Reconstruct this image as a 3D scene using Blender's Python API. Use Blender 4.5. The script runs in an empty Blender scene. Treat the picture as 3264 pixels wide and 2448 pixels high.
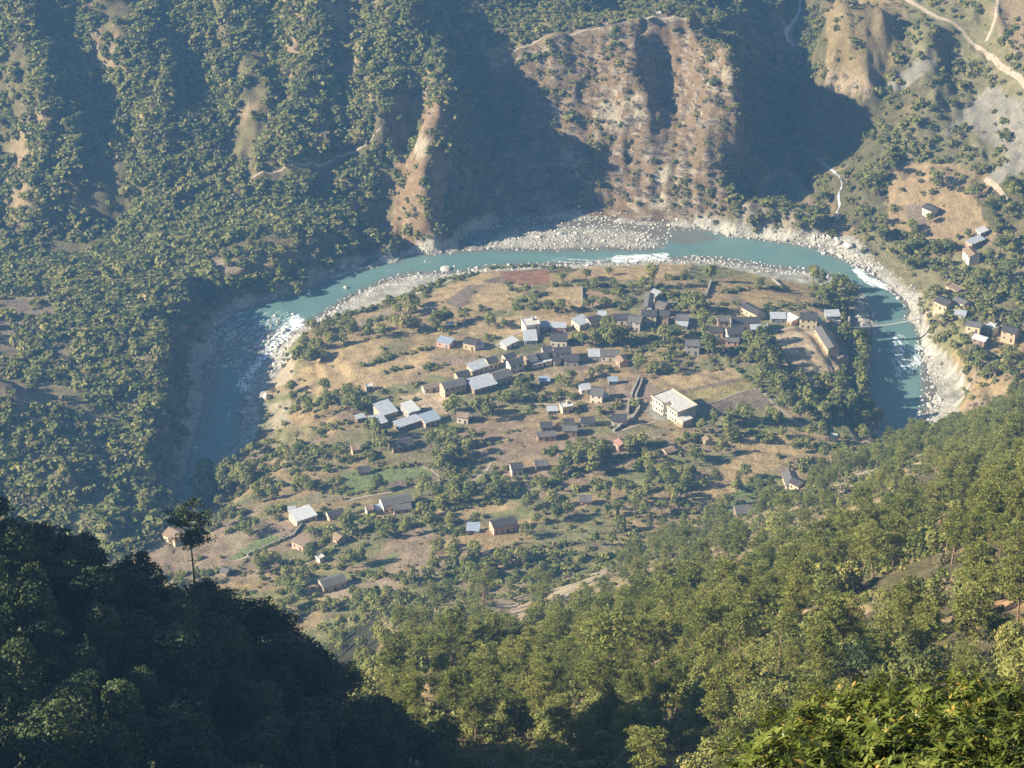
import bpy, math, random
import numpy as np
from mathutils import Vector, Matrix

# ---------------------------------------------------------------- camera, sky, sun, exposure
scene = bpy.context.scene
COL = scene.collection
CAM_H = 600.0
PITCH = math.radians(30.0)
HFOV = math.radians(24.0)
F = 1632.0 / math.tan(HFOV / 2)          # focal length in photo pixels (3264 wide)
cam_d = bpy.data.cameras.new("camera")
cam_d.angle = HFOV
cam_d.clip_start = 0.5
cam_d.clip_end = 20000
cam = bpy.data.objects.new("camera", cam_d)
cam.location = (0, 0, CAM_H)
cam.rotation_euler = (math.radians(90) - PITCH, 0, 0)
COL.objects.link(cam)
scene.camera = cam
scene.render.resolution_x, scene.render.resolution_y = 1024, 768

SUN_EL = math.radians(27.5)
SUN_DIR = Vector((-math.cos(SUN_EL) * 0.980, -math.cos(SUN_EL) * 0.20, math.sin(SUN_EL))).normalized()  # towards the sun
world = bpy.data.worlds.new("World")
scene.world = world
world.use_nodes = True
wn = world.node_tree
wn.nodes.clear()
sky = wn.nodes.new("ShaderNodeTexSky")
sky.sky_type = 'NISHITA'
sky.sun_disc = False
sky.sun_elevation = SUN_EL
sky.sun_rotation = math.atan2(SUN_DIR.x, SUN_DIR.y)
sky.altitude = 1500
bg = wn.nodes.new("ShaderNodeBackground")
bg.inputs[1].default_value = 0.055
wo = wn.nodes.new("ShaderNodeOutputWorld")
wn.links.new(sky.outputs[0], bg.inputs[0])
wn.links.new(bg.outputs[0], wo.inputs[0])

sun_d = bpy.data.lights.new("sun", 'SUN')
sun_d.energy = 5.0
sun_d.angle = math.radians(0.5)
sun_d.color = (1.0, 0.88, 0.69)
sun = bpy.data.objects.new("sun", sun_d)
sun.rotation_euler = SUN_DIR.to_track_quat('Z', 'Y').to_euler()
COL.objects.link(sun)

scene.view_settings.view_transform = 'Standard'
scene.view_settings.look = 'None'
scene.view_settings.gamma = 1
scene.view_settings.exposure = 1.5
scene.cycles.filter_width = 1.5
scene.cycles.max_bounces = 5
scene.cycles.diffuse_bounces = 2
scene.cycles.glossy_bounces = 1
scene.cycles.transmission_bounces = 1
scene.cycles.volume_bounces = 1
scene.cycles.caustics_reflective = False
scene.cycles.caustics_refractive = False

rng = np.random.default_rng(7)
rnd = random.Random(11)

# ---------------------------------------------------------------- helpers
K = 3264.0 / 2212.0
CROPS = {'F': (0, 0, 1 / K), 'A': (900, 800, 3.16), 'B': (1500, 800, 3.16), 'C': (2100, 850, 3.16), 'D': (1100, 1200, 3.16),
         'E': (1700, 1150, 3.16), 'G': (400, 1500, 3.16), 'H': (1000, 1500, 3.16), 'R': (2600, 500, 3.318),
         'q1': (0, 0, 2.033), 'q2': (1088, 0, 2.033), 'q3': (2176, 0, 2.033), 'q4': (0, 816, 2.033), 'q5': (2176, 816, 2.033),
         'q6': (0, 1632, 2.033), 'q7': (1088, 1632, 2.033), 'q8': (2176, 1632, 2.033)}
def px(c, u, v):
    o = CROPS[c]
    return o[0] + u / o[2], o[1] + v / o[2]
def ray(U, V):
    cx, cy = (U - 1632.0) / F, (1224.0 - V) / F
    return cx, math.cos(PITCH) + cy * math.sin(PITCH), -math.sin(PITCH) + cy * math.cos(PITCH)
def at_z(U, V, z):
    dx, dy, dz = ray(U, V)
    t = (z - CAM_H) / dz
    return (dx * t, dy * t, z)
def at_y(U, V, y):
    dx, dy, dz = ray(U, V)
    t = y / dy
    return (dx * t, y, CAM_H + dz * t)
def project(p):
    y = np.asarray(p[1]); z = np.asarray(p[2]) - CAM_H
    d = y * math.cos(PITCH) - z * math.sin(PITCH)
    up = y * math.sin(PITCH) + z * math.cos(PITCH)
    return 1632 + F * np.asarray(p[0]) / d, 1224 - F * up / d

def hash2(ix, iy, seed):
    h = (ix.astype(np.int64) * 374761393 + iy.astype(np.int64) * 668265263 + seed * 974634777) & 0xffffffff
    h = ((h ^ (h >> 13)) * 1274126177) & 0xffffffff
    return ((h ^ (h >> 16)) & 0xffff) / 65535.0
def vnoise(x, y, seed=0):
    ix, iy = np.floor(x), np.floor(y)
    fx, fy = x - ix, y - iy
    fx = fx * fx * (3 - 2 * fx); fy = fy * fy * (3 - 2 * fy)
    a, b = hash2(ix, iy, seed), hash2(ix + 1, iy, seed)
    c, d = hash2(ix, iy + 1, seed), hash2(ix + 1, iy + 1, seed)
    return (a + (b - a) * fx) * (1 - fy) + (c + (d - c) * fx) * fy
def fbm(x, y, scale, seed=0, octaves=4):
    s, amp, tot = 0, 1.0, 0
    for o in range(octaves):
        s = s + amp * (vnoise(x / scale + 17.3 * o, y / scale - 9.1 * o, seed + o) - 0.5)
        tot += amp; amp *= 0.5; scale *= 0.5
    return s / tot * 2
def sstep(a, b, x):
    t = np.clip((x - a) / (b - a), 0, 1)
    return t * t * (3 - 2 * t)
def in_poly(X, Y, poly):
    inside = np.zeros(np.shape(X), bool)
    n = len(poly)
    for i in range(n):
        x1, y1 = poly[i][:2]; x2, y2 = poly[(i + 1) % n][:2]
        c = (y1 > Y) != (y2 > Y)
        inside ^= c & (X < (x2 - x1) * (Y - y1) / ((y2 - y1) if y2 != y1 else 1e-9) + x1)
    return inside
def seg_dist(X, Y, line):
    best = np.full(np.shape(X), 1e9)
    for i in range(len(line) - 1):
        x1, y1 = line[i][:2]; x2, y2 = line[i + 1][:2]
        dx, dy = x2 - x1, y2 - y1
        t = np.clip(((X - x1) * dx + (Y - y1) * dy) / (dx * dx + dy * dy + 1e-9), 0, 1)
        best = np.minimum(best, np.hypot(X - x1 - t * dx, Y - y1 - t * dy))
    return best

# ---------------------------------------------------------------- terrain control lines (photo points of the ground, with height z or distance y)
RZ = -20.0
ctl = []
def line(pts, step=9.0):
    """pts: (u, v, 'z'|'y', value) in the 2212-wide view."""
    w = [at_z(u * K, v * K, q) if m == 'z' else at_y(u * K, v * K, q) for u, v, m, q in pts]
    for i in range(len(w) - 1):
        a, b = np.array(w[i]), np.array(w[i + 1])
        n = max(1, int(math.hypot(*(b - a)[:2]) / step))
        for k in range(n):
            ctl.append(a + (b - a) * k / n)
    ctl.append(np.array(w[-1]))
def Z(pts, z, step=9.0):
    line([(u, v, 'z', z) for u, v in pts], step)
NEAR_SHORE = [(400, 1100), (440, 1015), (515, 960), (524, 900), (530, 850), (560, 790), (622, 735), (650, 705), (712, 676), (760, 640), (830, 605), (900, 590), (985, 592), (1060, 578),
              (1200, 572), (1380, 566), (1450, 562), (1540, 562), (1620, 574), (1700, 584), (1780, 592), (1838, 615), (1858, 640), (1882, 690), (1872, 760), (1868, 850), (1890, 915), (1930, 990)]
FAR_SHORE = [(330, 1140), (412, 1010), (428, 935), (448, 865), (474, 800), (470, 750), (468, 705), (500, 673), (640, 624), (700, 602), (760, 577), (850, 556), (905, 543), (960, 538), (1010, 500), (1060, 482),
             (1200, 472), (1300, 478), (1400, 488), (1560, 500), (1650, 515), (1760, 532), (1830, 562), (1900, 600), (1960, 655), (1985, 700), (2000, 760), (2008, 830), (2006, 880), (1995, 960), (1990, 1010)]
Z(NEAR_SHORE, RZ); Z(FAR_SHORE, RZ)
Z([(405, 790), (412, 860), (398, 930), (385, 990)], RZ + 2.4)
MID = [(390, 1090), (440, 1010), (472, 930), (490, 860), (502, 800), (530, 740), (590, 680), (660, 650), (730, 612), (830, 578), (960, 560), (1060, 555), (1200, 558), (1380, 553), (1500, 535), (1640, 550), (1760, 565), (1850, 597), (1920, 660), (1940, 720), (1940, 800), (1950, 900), (1960, 980)]
Z(MID, RZ - 2.2)
Z([(1070, 494), (1200, 482), (1320, 486), (1420, 497)], RZ - .15)
# gravel island, gently domed
Z([(975, 541), (1060, 525), (1200, 515), (1330, 518), (1420, 532)], RZ + 1.0)
Z([(1080, 508), (1200, 498), (1320, 502), (1400, 514)], RZ + .7)
Z([(1000, 544), (1200, 545), (1400, 545)], RZ - .3)
# bars and banks on the village side
Z([(740, 668), (830, 628), (930, 602)], RZ + 1.2)
Z([(760, 678), (850, 640), (985, 606), (1010, 592)], RZ + 3)
Z([(1600, 580), (1700, 594), (1790, 608), (1830, 628)], RZ + 1.6)
Z([(1600, 592), (1700, 610), (1790, 630), (1825, 650)], RZ + 3.2)
# rim of the village terrace
Z([(470, 1040), (560, 985), (600, 930), (630, 850), (640, 770), (700, 715), (800, 672)], -11, 8)
Z([(900, 625), (1060, 598), (1250, 588), (1450, 580), (1560, 600), (1700, 626), (1800, 650), (1838, 700)], -12)
Z([(1845, 720), (1850, 800), (1850, 880)], -11)
Z([(700, 760), (850, 700), (1000, 640), (1250, 615), (1500, 610), (1700, 640), (1800, 680)], -6, 16)
Z([(680, 900), (800, 830), (1000, 740), (1300, 680), (1600, 690), (1760, 740), (1800, 800)], -2, 16)
Z([(500, 1080), (620, 1000), (900, 900), (1200, 800), (1500, 770), (1700, 820), (1790, 900)], 1, 16)
Z([(400, 1140), (600, 1060), (900, 980), (1200, 900), (1500, 880), (1700, 940), (1850, 990)], 5, 16)
Z([(400, 1230), (640, 1130), (900, 1070), (1200, 1000), (1500, 1000), (1700, 1040), (1850, 1080)], 12, 16)
Z([(500, 1290), (700, 1210), (900, 1170), (1200, 1110), (1500, 1110), (1700, 1130)], 21, 16)
Z([(640, 1370), (750, 1320), (950, 1270), (1200, 1210), (1500, 1200)], 31, 16)
# lower left hill with its steep shaded side above the gorge
Z([(452, 655), (436, 690), (425, 715)], -16, 6)
Z([(415, 650), (392, 690)], -4, 7)
Z([(366, 715), (355, 740), (350, 800), (352, 850), (350, 900), (345, 960), (318, 1050)], 5.5, 7)
Z([(447, 634), (400, 612), (300, 598), (150, 600), (0, 612)], -3, 9)
Z([(388, 760), (394, 850), (390, 950), (350, 1070)], -17)
Z([(468, 688), (430, 720)], -18)
Z([(300, 700), (290, 850), (270, 980), (240, 1080)], 6, 14)
Z([(0, 700), (150, 700)], 7, 20); Z([(0, 850), (150, 850)], 13, 20); Z([(0, 1000), (150, 1030), (200, 1110)], 20, 20)
Z([(0, 585), (150, 578), (300, 580), (430, 605)], -9, 10)
# left mountain: ridges (r) and gullies (g) running down to the river
def M(u, v, off=0.0, slope=0.72, toe=1222.0):
    dx, dy, dz = ray(u * K, v * K)
    r = -dz / dy
    y = (CAM_H - RZ - off + slope * toe) / (r + slope)
    return (u, v, 'y', y)
def ML(pts, off, **k):
    off = off * 0.85
    line([M(u, v, off, **k) for u, v in pts], 9)
Z([(470, 655), (620, 607), (700, 585), (760, 560), (850, 538)], -14)
Z([(470, 610), (600, 565), (740, 525), (840, 505)], -5)
ML([(20, 0), (60, 120), (90, 250), (150, 390)], 11)
ML([(150, 60), (210, 150), (290, 260), (300, 330)], -9)
ML([(210, 60), (290, 170), (320, 220), (330, 300)], 6)
ML([(0, 200), (40, 300), (40, 380)], -10)
ML([(360, 0), (370, 60), (410, 130), (420, 230)], -10)
ML([(330, 60), (400, 260), (420, 330)], 4)
ML([(480, 0), (520, 100), (560, 200), (540, 330)], 9)
ML([(600, 60), (620, 200), (600, 260)], -8)
ML([(540, 0), (590, 40)], -12)
ML([(700, 0), (680, 120), (640, 260), (640, 400)], 11)
ML([(760, 0), (770, 130), (730, 250), (760, 400)], -3)
ML([(880, 0), (860, 130), (830, 280), (860, 330)], 12)
ML([(900, 250), (860, 400), (850, 500)], -8)
line([(960, 190, 'y', 1284), (935, 260, 'y', 1266), (925, 350, 'y', 1248), (918, 450, 'y', 1231)], 7)
line([(975, 230, 'y', 1282), (985, 330, 'y', 1265), (975, 430, 'y', 1252)], 8)
ML([(0, 480), (150, 480), (300, 450)], -6)
ML([(120, 430), (300, 380), (480, 420), (700, 430)], 5)
Z([(300, 1105), (240, 1120)], 3); Z([(330, 1160), (250, 1200), (100, 1130), (0, 1100)], 8)
# deep shaded gully and the cliff behind it
line([(960, 0, 'y', 1395), (985, 80, 'y', 1372), (1010, 160, 'y', 1352), (1040, 260, 'y', 1335), (1080, 380, 'y', 1300), (1060, 455, 'y', 1272)], 9)
line([(1110, 230, 'y', 1338), (1160, 330, 'y', 1315), (1230, 400, 'y', 1290), (1240, 460, 'y', 1270)], 9)
line([(880, 0, 'y', 1366), (930, 60, 'y', 1346), (958, 130, 'y', 1316)], 9)
line([(1010, 0, 'y', 1400), (1030, 60, 'y', 1382), (1045, 110, 'y', 1360)], 9)
line([(1050, 120, 'y', 1352), (1150, 95, 'y', 1358), (1250, 68, 'y', 1362), (1340, 48, 'y', 1366), (1420, 36, 'y', 1370), (1490, 42, 'y', 1368)], 9)
line([(1150, 200, 'y', 1332), (1220, 300, 'y', 1312), (1290, 400, 'y', 1288), (1310, 470, 'y', 1270)], 9)
line([(1250, 110, 'y', 1352), (1300, 200, 'y', 1330), (1340, 300, 'y', 1306), (1400, 400, 'y', 1282), (1440, 480, 'y', 1264)], 9)
line([(1380, 110, 'y', 1346), (1385, 200, 'y', 1318), (1390, 260, 'y', 1306)], 8)
line([(1440, 150, 'y', 1352), (1430, 230, 'y', 1334)], 8)
line([(1490, 60, 'y', 1366), (1560, 90, 'y', 1340), (1600, 120, 'y', 1314), (1598, 200, 'y', 1296), (1570, 300, 'y', 1292), (1540, 370, 'y', 1278), (1562, 440, 'y', 1262), (1510, 492, 'y', 1257)], 8)
line([(1480, 200, 'y', 1330), (1480, 300, 'y', 1300), (1480, 400, 'y', 1278)], 9)
line([(1120, 0, 'y', 1430), (1220, 20, 'y', 1420)], 12)
line([(1290, 55, 'y', 1420), (1420, 5, 'y', 1450), (1520, 20, 'y', 1445)], 12)
# stream valley
line([(1720, 0, 'y', 1520), (1705, 90, 'y', 1472), (1700, 170, 'y', 1425), (1735, 260, 'y', 1372), (1770, 350, 'y', 1322), (1800, 440, 'y', 1276), (1812, 500, 'y', 1247)], 9)
line([(1650, 120, 'y', 1432), (1640, 250, 'y', 1360), (1610, 350, 'y', 1312), (1600, 430, 'y', 1275)], 10)
line([(1600, 10, 'y', 1480), (1680, 10, 'y', 1510)], 12)
line([(1590, 470, 'y', 1250), (1620, 440, 'y', 1255), (1700, 455, 'y', 1250), (1760, 480, 'y', 1245)], 8)
# spur right of the stream and the right hand mountainside
line([(1800, 0, 'y', 1395), (1796, 80, 'y', 1374), (1792, 180, 'y', 1352), (1850, 190, 'y', 1340), (1880, 190, 'y', 1338)], 9)
line([(1900, 60, 'y', 1368), (1890, 140, 'y', 1350)], 9)
line([(1965, 60, 'y', 1386), (1930, 130, 'y', 1364), (1900, 185, 'y', 1346)], 9)
line([(1800, 230, 'y', 1352), (1860, 300, 'y', 1330), (1850, 380, 'y', 1292), (1830, 440, 'y', 1268)], 12)
line([(2000, 60, 'y', 1372), (1990, 180, 'y', 1338), (2000, 300, 'y', 1300)], 12)
line([(2100, 0, 'y', 1392), (2100, 120, 'y', 1350), (2090, 220, 'y', 1318), (2100, 320, 'y', 1290)], 14)
line([(2212, 0, 'y', 1372), (2212, 120, 'y', 1332), (2212, 300, 'y', 1272)], 14)
line([(1930, 360, 'y', 1284), (2050, 360, 'y', 1274), (2212, 400, 'y', 1246)], 14)
line([(1880, 440, 'y', 1258), (2000, 440, 'y', 1250), (2120, 450, 'y', 1238), (2212, 500, 'y', 1210)], 14)
line([(1860, 520, 'y', 1226), (1950, 560, 'y', 1208), (2100, 540, 'y', 1200), (2212, 600, 'y', 1170)], 14)
Z([(2000, 640), (2060, 680), (2100, 720), (2212, 740)], -4, 14)
Z([(1995, 660), (2030, 740), (2090, 800), (2110, 860)], -13, 12)
Z([(2060, 790), (2090, 850), (2040, 890)], RZ + 2, 12)
Z([(2212, 800), (2212, 900)], 6, 16)
# beyond the frame
for p in [(-700, 1500, 260), (-350, 1750, 330), (0, 1800, 330), (350, 1800, 380), (700, 1500, 330), (900, 1100, 260), (650, 1000, 120), (450, 1150, 60), (-500, 1100, 60), (-800, 900, 120), (-400, 850, 45),
          (-300, 1400, 120), (0, 1550, 170), (120, 1560, 120), (160, 1900, 300), (420, 1450, 150), (-900, 1800, 400), (900, 1900, 460), (500, 700, 70), (-500, 500, 80), (0, 400, 70), (300, 600, 60), (-200, 650, 40), (-250, 1000, 26), (-300, 930, 34), (0, 0, 60), (-900, 0, 100), (900, 0, 100), (0, 650, 52)]:
    ctl.append(np.array(p, float))
P = np.array(ctl)
key = np.unique(np.round(P[:, :2] / 2.5).astype(int), axis=0, return_index=True)[1]
P = P[np.sort(key)]
N = len(P)
D = np.hypot(P[:, None, 0] - P[None, :, 0], P[:, None, 1] - P[None, :, 1])
A = np.zeros((N + 3, N + 3))
A[:N, :N] = D - np.eye(N) * 0.6
A[:N, N] = 1; A[:N, N + 1:] = P[:, :2] / 1000; A[N, :N] = 1; A[N + 1:, :N] = P[:, :2].T / 1000
WGT = np.linalg.solve(A, np.concatenate([P[:, 2], np.zeros(3)]))
def rbf(X, Y):
    sh = X.shape; X = X.ravel(); Y = Y.ravel()
    out = np.empty(len(X))
    for i in range(0, len(X), 20000):
        x, y = X[i:i + 20000].astype(np.float32), Y[i:i + 20000].astype(np.float32)
        d = np.sqrt((x[:, None] - P[None, :, 0].astype(np.float32)) ** 2 + (y[:, None] - P[None, :, 1].astype(np.float32)) ** 2)
        out[i:i + 20000] = d @ WGT[:N].astype(np.float32) + WGT[N] + WGT[N + 1] * x / 1000 + WGT[N + 2] * y / 1000
    return out.reshape(sh)

def axis(segs):
    out = []
    for a, b, s in segs:
        out.append(np.arange(a, b, s))
    return np.concatenate(out + [[segs[-1][1]]])
XS = axis([(-1500, -420, 20), (-420, -300, 4), (-300, 300, 1.7), (300, 420, 4), (420, 1500, 20)])
YS = axis([(-700, -200, 25), (-200, 100, 6), (100, 780, 3), (780, 1280, 1.7), (1280, 1420, 2.2), (1420, 1600, 4), (1600, 2800, 25)])
GX, GY = np.meshgrid(XS, YS)
# coarse solve, then refine
cxs = axis([(-1500, -420, 40), (-420, 420, 3.2), (420, 1500, 40)])
cys = axis([(-700, 700, 12), (700, 1440, 3.2), (1440, 1600, 8), (1600, 2800, 50)])
CX, CY = np.meshgrid(cxs, cys)
CZ = rbf(CX, CY)
def bil(Zg, xs, ys, X, Y):
    i = np.clip(np.searchsorted(xs, X) - 1, 0, len(xs) - 2); j = np.clip(np.searchsorted(ys, Y) - 1, 0, len(ys) - 2)
    fx = np.clip((X - xs[i]) / (xs[i + 1] - xs[i]), 0, 1); fy = np.clip((Y - ys[j]) / (ys[j + 1] - ys[j]), 0, 1)
    return (Zg[j, i] * (1 - fx) + Zg[j, i + 1] * fx) * (1 - fy) + (Zg[j + 1, i] * (1 - fx) + Zg[j + 1, i + 1] * fx) * fy
V0 = bil(CZ, cxs, cys, GX, GY)
V0 = np.clip(V0, -26, 540)
# far country beyond the last points climbs on

# rock relief on the steep ground, hardly any on the village terrace
gy_, gx_ = np.gradient(V0, YS, XS)
steep = sstep(0.28, 0.6, np.hypot(gx_, gy_)) * sstep(RZ + 1.0, RZ + 6, V0)
relief = fbm(GX * 1.0, GY * 0.45, 34, 3, 5) * 15.0 + (0.35 - np.abs(fbm(GX, GY * 0.5, 20, 21, 4))) * 9.0 - 1.0
CU, CV = project((GX, np.maximum(GY, 5), V0))
craggy = in_poly(CU / K, CV / K, [(840, 540), (865, 230), (925, 190), (1040, 120), (1250, 40), (1500, 20), (1640, 110), (1620, 300), (1800, 440), (1780, 540), (1000, 520)]) * 1.0
relief = relief * (1 - .50 * craggy) + craggy * (1.3 * np.sin(V0 * 0.85 + 3 * fbm(GX, GY, 30, 33, 3)) + (0.3 - np.abs(fbm(GX, GY * .5, 7, 35, 3))) * 5.0 + (0.3 - np.abs(fbm(GX * 1.2, GY * .25, 18, 37, 3))) * 9.0)
V0 = V0 + steep * relief * sstep(2000, 1500, GY) + fbm(GX, GY, 9, 40, 3) * 0.35 * sstep(RZ + .2, RZ + 2, V0)
# terraces on the lower fields
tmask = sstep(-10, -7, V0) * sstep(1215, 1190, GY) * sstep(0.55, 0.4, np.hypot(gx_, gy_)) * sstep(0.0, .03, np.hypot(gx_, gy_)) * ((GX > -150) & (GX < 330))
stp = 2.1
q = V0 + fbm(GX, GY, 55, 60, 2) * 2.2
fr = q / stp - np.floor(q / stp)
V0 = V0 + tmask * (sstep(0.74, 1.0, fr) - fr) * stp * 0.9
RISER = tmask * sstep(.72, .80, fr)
# near slope under the camera: pine slope, rising to the right
xe = -0.058 * GY
pine = 549 - 0.64 * GY + 0.42 * np.maximum(GX, 0) - 0.75 * np.maximum(xe - GX, 0) + fbm(GX, GY, 60, 77, 4) * 6 + fbm(GX, GY, 16, 79, 3) * 2
# dark spur on the left
zc = np.interp(GX, [-600, -260, -125, -112, -78, -60, -35, -26, -14, 0, 25, 60], [380, 436, 469, 467, 451, 439, 428, 422, 410, 384, 330, 280]) + sstep(-70, -100, GX) * fbm(GX * .3, GY, 16, 95, 3) * 16  # unseen far-left rise, raised and roughened to throw broken shade over the spur
spur = zc + np.where(GY < 240, 0.30 * (240 - GY), -1.15 * (GY - 240)) + fbm(GX, GY, 24, 90, 3) * 3
spur = np.where(GY < 60, spur + 0.3 * (60 - GY), spur)
rr = np.hypot(GX, GY + 2)
knoll = 598.2 - 1.05 * np.maximum(rr - 1.5, 0)
def smax(a, b, k=3.0):
    h = np.clip(0.5 + 0.5 * (a - b) / k, 0, 1)
    return b + (a - b) * h + k * h * (1 - h) * 0.5
GZ = smax(V0, smax(pine, spur), 4.0)
NEARMASK = (np.maximum(pine, spur) > V0 + 0.5)
GZ = smax(GZ, knoll, 4.0)
GZ = np.minimum(GZ, np.where(GY > 500, 560, 598.3))
def ground(X, Y):
    return bil(GZ, XS, YS, np.asarray(X, float), np.asarray(Y, float))
_T = np.concatenate([np.arange(60, 700, 1.5), np.arange(700, 1900, 1.2)])
def hit(U, V):
    """first point of the ground seen at a photo pixel"""
    dx, dy, dz = ray(U, V)
    x, y, z = dx * _T, dy * _T, CAM_H + dz * _T
    g = ground(x, y)
    k = np.argmax(g > z)
    if g[k] <= z[k]:
        k = len(_T) - 1
    k = max(k, 1)
    a, b = z[k - 1] - g[k - 1], g[k] - z[k]
    t = _T[k - 1] + (_T[k] - _T[k - 1]) * a / (a + b + 1e-9)
    return Vector((dx * t, dy * t, CAM_H + dz * t))
def hitc(c, u, v):
    return hit(*px(c, u, v))
_U, _V = None, None

# ---------------------------------------------------------------- materials
def new_mat(name):
    m = bpy.data.materials.new(name)
    m.use_nodes = True
    nt = m.node_tree
    b = nt.nodes["Principled BSDF"]
    return m, nt, b
def N_(nt, t, **kw):
    n = nt.nodes.new(t)
    for k, v in kw.items():
        if k.startswith('i_'):
            n.inputs[k[2:].replace('_', ' ')].default_value = v
        else:
            setattr(n, k, v)
    return n
def simple_mat(name, col, rough=0.85, var=0.18, scale=3.0, spec=0.2, stripes=None, coord='Object'):
    """colour broken up by two octaves of procedural wear; optional stripes (corrugation or courses)"""
    m, nt, b = new_mat(name)
    tc = N_(nt, "ShaderNodeTexCoord")
    no = N_(nt, "ShaderNodeTexNoise", i_Scale=scale, i_Detail=6.0, i_Roughness=0.65)
    nt.links.new(tc.outputs[coord], no.inputs['Vector'])
    r = N_(nt, "ShaderNodeValToRGB")
    r.color_ramp.elements[0].position = 0.3; r.color_ramp.elements[1].position = 0.7
    r.color_ramp.elements[0].color = tuple(c * (1 - var * 1.6) for c in col) + (1,)
    r.color_ramp.elements[1].color = tuple(min(1, c * (1 + var)) for c in col) + (1,)
    nt.links.new(no.outputs['Fac'], r.inputs['Fac'])
    out = r.outputs['Color']
    if stripes:
        w = N_(nt, "ShaderNodeTexWave", i_Scale=stripes[0], i_Distortion=stripes[2] if len(stripes) > 2 else 0.3)
        w.bands_direction = stripes[1]
        nt.links.new(tc.outputs[coord], w.inputs['Vector'])
        mx = N_(nt, "ShaderNodeMixRGB", blend_type='MULTIPLY'); mx.inputs['Fac'].default_value = 0.4
        nt.links.new(out, mx.inputs['Color1']); nt.links.new(w.outputs['Color'], mx.inputs['Color2'])
        out = mx.outputs['Color']
    nt.links.new(out, b.inputs['Base Color'])
    b.inputs['Roughness'].default_value = rough
    b.inputs['Specular IOR Level'].default_value = spec
    bp = N_(nt, "ShaderNodeBump", i_Strength=0.3, i_Distance=0.1)
    nt.links.new(no.outputs['Fac'], bp.inputs['Height']); nt.links.new(bp.outputs[0], b.inputs['Normal'])
    return m

def terrain_mat():
    m, nt, b = new_mat("earth_rock_and_fields")
    at = N_(nt, "ShaderNodeAttribute", attribute_name="col")
    aw = N_(nt, "ShaderNodeAttribute", attribute_name="rock")
    geo = N_(nt, "ShaderNodeNewGeometry")
    n1 = N_(nt, "ShaderNodeTexNoise", i_Scale=0.16, i_Detail=9.0, i_Roughness=0.68)
    n2 = N_(nt, "ShaderNodeTexNoise", i_Scale=1.1, i_Detail=5.0, i_Roughness=0.7)
    mp = N_(nt, "ShaderNodeMapping"); mp.inputs['Scale'].default_value = (0.12, 0.12, 0.55); mp.inputs['Rotation'].default_value = (0.35, 0.22, 0)
    n3 = N_(nt, "ShaderNodeTexNoise", i_Scale=0.8, i_Detail=8.0, i_Roughness=0.75)      # bedding of the cliffs
    nt.links.new(geo.outputs['Position'], n1.inputs['Vector']); nt.links.new(geo.outputs['Position'], n2.inputs['Vector'])
    nt.links.new(geo.outputs['Position'], mp.inputs['Vector']); nt.links.new(mp.outputs[0], n3.inputs['Vector'])
    def ramp(src, lo, hi, a, bb):
        mr = N_(nt, "ShaderNodeMapRange"); mr.inputs['From Min'].default_value = lo; mr.inputs['From Max'].default_value = hi
        mr.inputs['To Min'].default_value = a; mr.inputs['To Max'].default_value = bb
        nt.links.new(src, mr.inputs['Value']); return mr.outputs[0]
    a1 = ramp(n1.outputs['Fac'], 0.3, 0.7, 0.60, 1.38)
    a2 = ramp(n2.outputs['Fac'], 0.3, 0.7, 0.70, 1.28)
    mul = N_(nt, "ShaderNodeMath", operation='MULTIPLY'); nt.links.new(a1, mul.inputs[0]); nt.links.new(a2, mul.inputs[1])
    vm = N_(nt, "ShaderNodeVectorMath", operation='SCALE')
    nt.links.new(at.outputs['Color'], vm.inputs[0]); nt.links.new(mul.outputs[0], vm.inputs['Scale'])
    # pale strata where the rock shows
    st = N_(nt, "ShaderNodeValToRGB")
    st.color_ramp.elements[0].position = 0.45; st.color_ramp.elements[0].color = (0.085, 0.065, 0.048, 1)
    st.color_ramp.elements[1].position = 0.68; st.color_ramp.elements[1].color = (0.46, 0.38, 0.28, 1)
    nt.links.new(n3.outputs['Fac'], st.inputs['Fac'])
    mx = N_(nt, "ShaderNodeMixRGB")
    rk = N_(nt, "ShaderNodeMath", operation='MULTIPLY'); rk.use_clamp = True
    br = ramp(n1.outputs['Fac'], 0.46, 0.54, 0.0, 1.0)
    nt.links.new(aw.outputs['Fac'], rk.inputs[0]); nt.links.new(br, rk.inputs[1])
    nt.links.new(rk.outputs[0], mx.inputs['Fac']); nt.links.new(vm.outputs[0], mx.inputs['Color1']); nt.links.new(st.outputs[0], mx.inputs['Color2'])
    nt.links.new(mx.outputs[0], b.inputs['Base Color'])
    b.inputs['Roughness'].default_value = 0.95
    b.inputs['Specular IOR Level'].default_value = 0.1
    add = N_(nt, "ShaderNodeMath", operation='MULTIPLY_ADD'); add.inputs[1].default_value = 0.4
    nt.links.new(n2.outputs['Fac'], add.inputs[0]); nt.links.new(n1.outputs['Fac'], add.inputs[2])
    bp = N_(nt, "ShaderNodeBump", i_Strength=0.9, i_Distance=2.2)
    nt.links.new(add.outputs[0], bp.inputs['Height']); nt.links.new(bp.outputs[0], b.inputs['Normal'])
    return m

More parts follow.
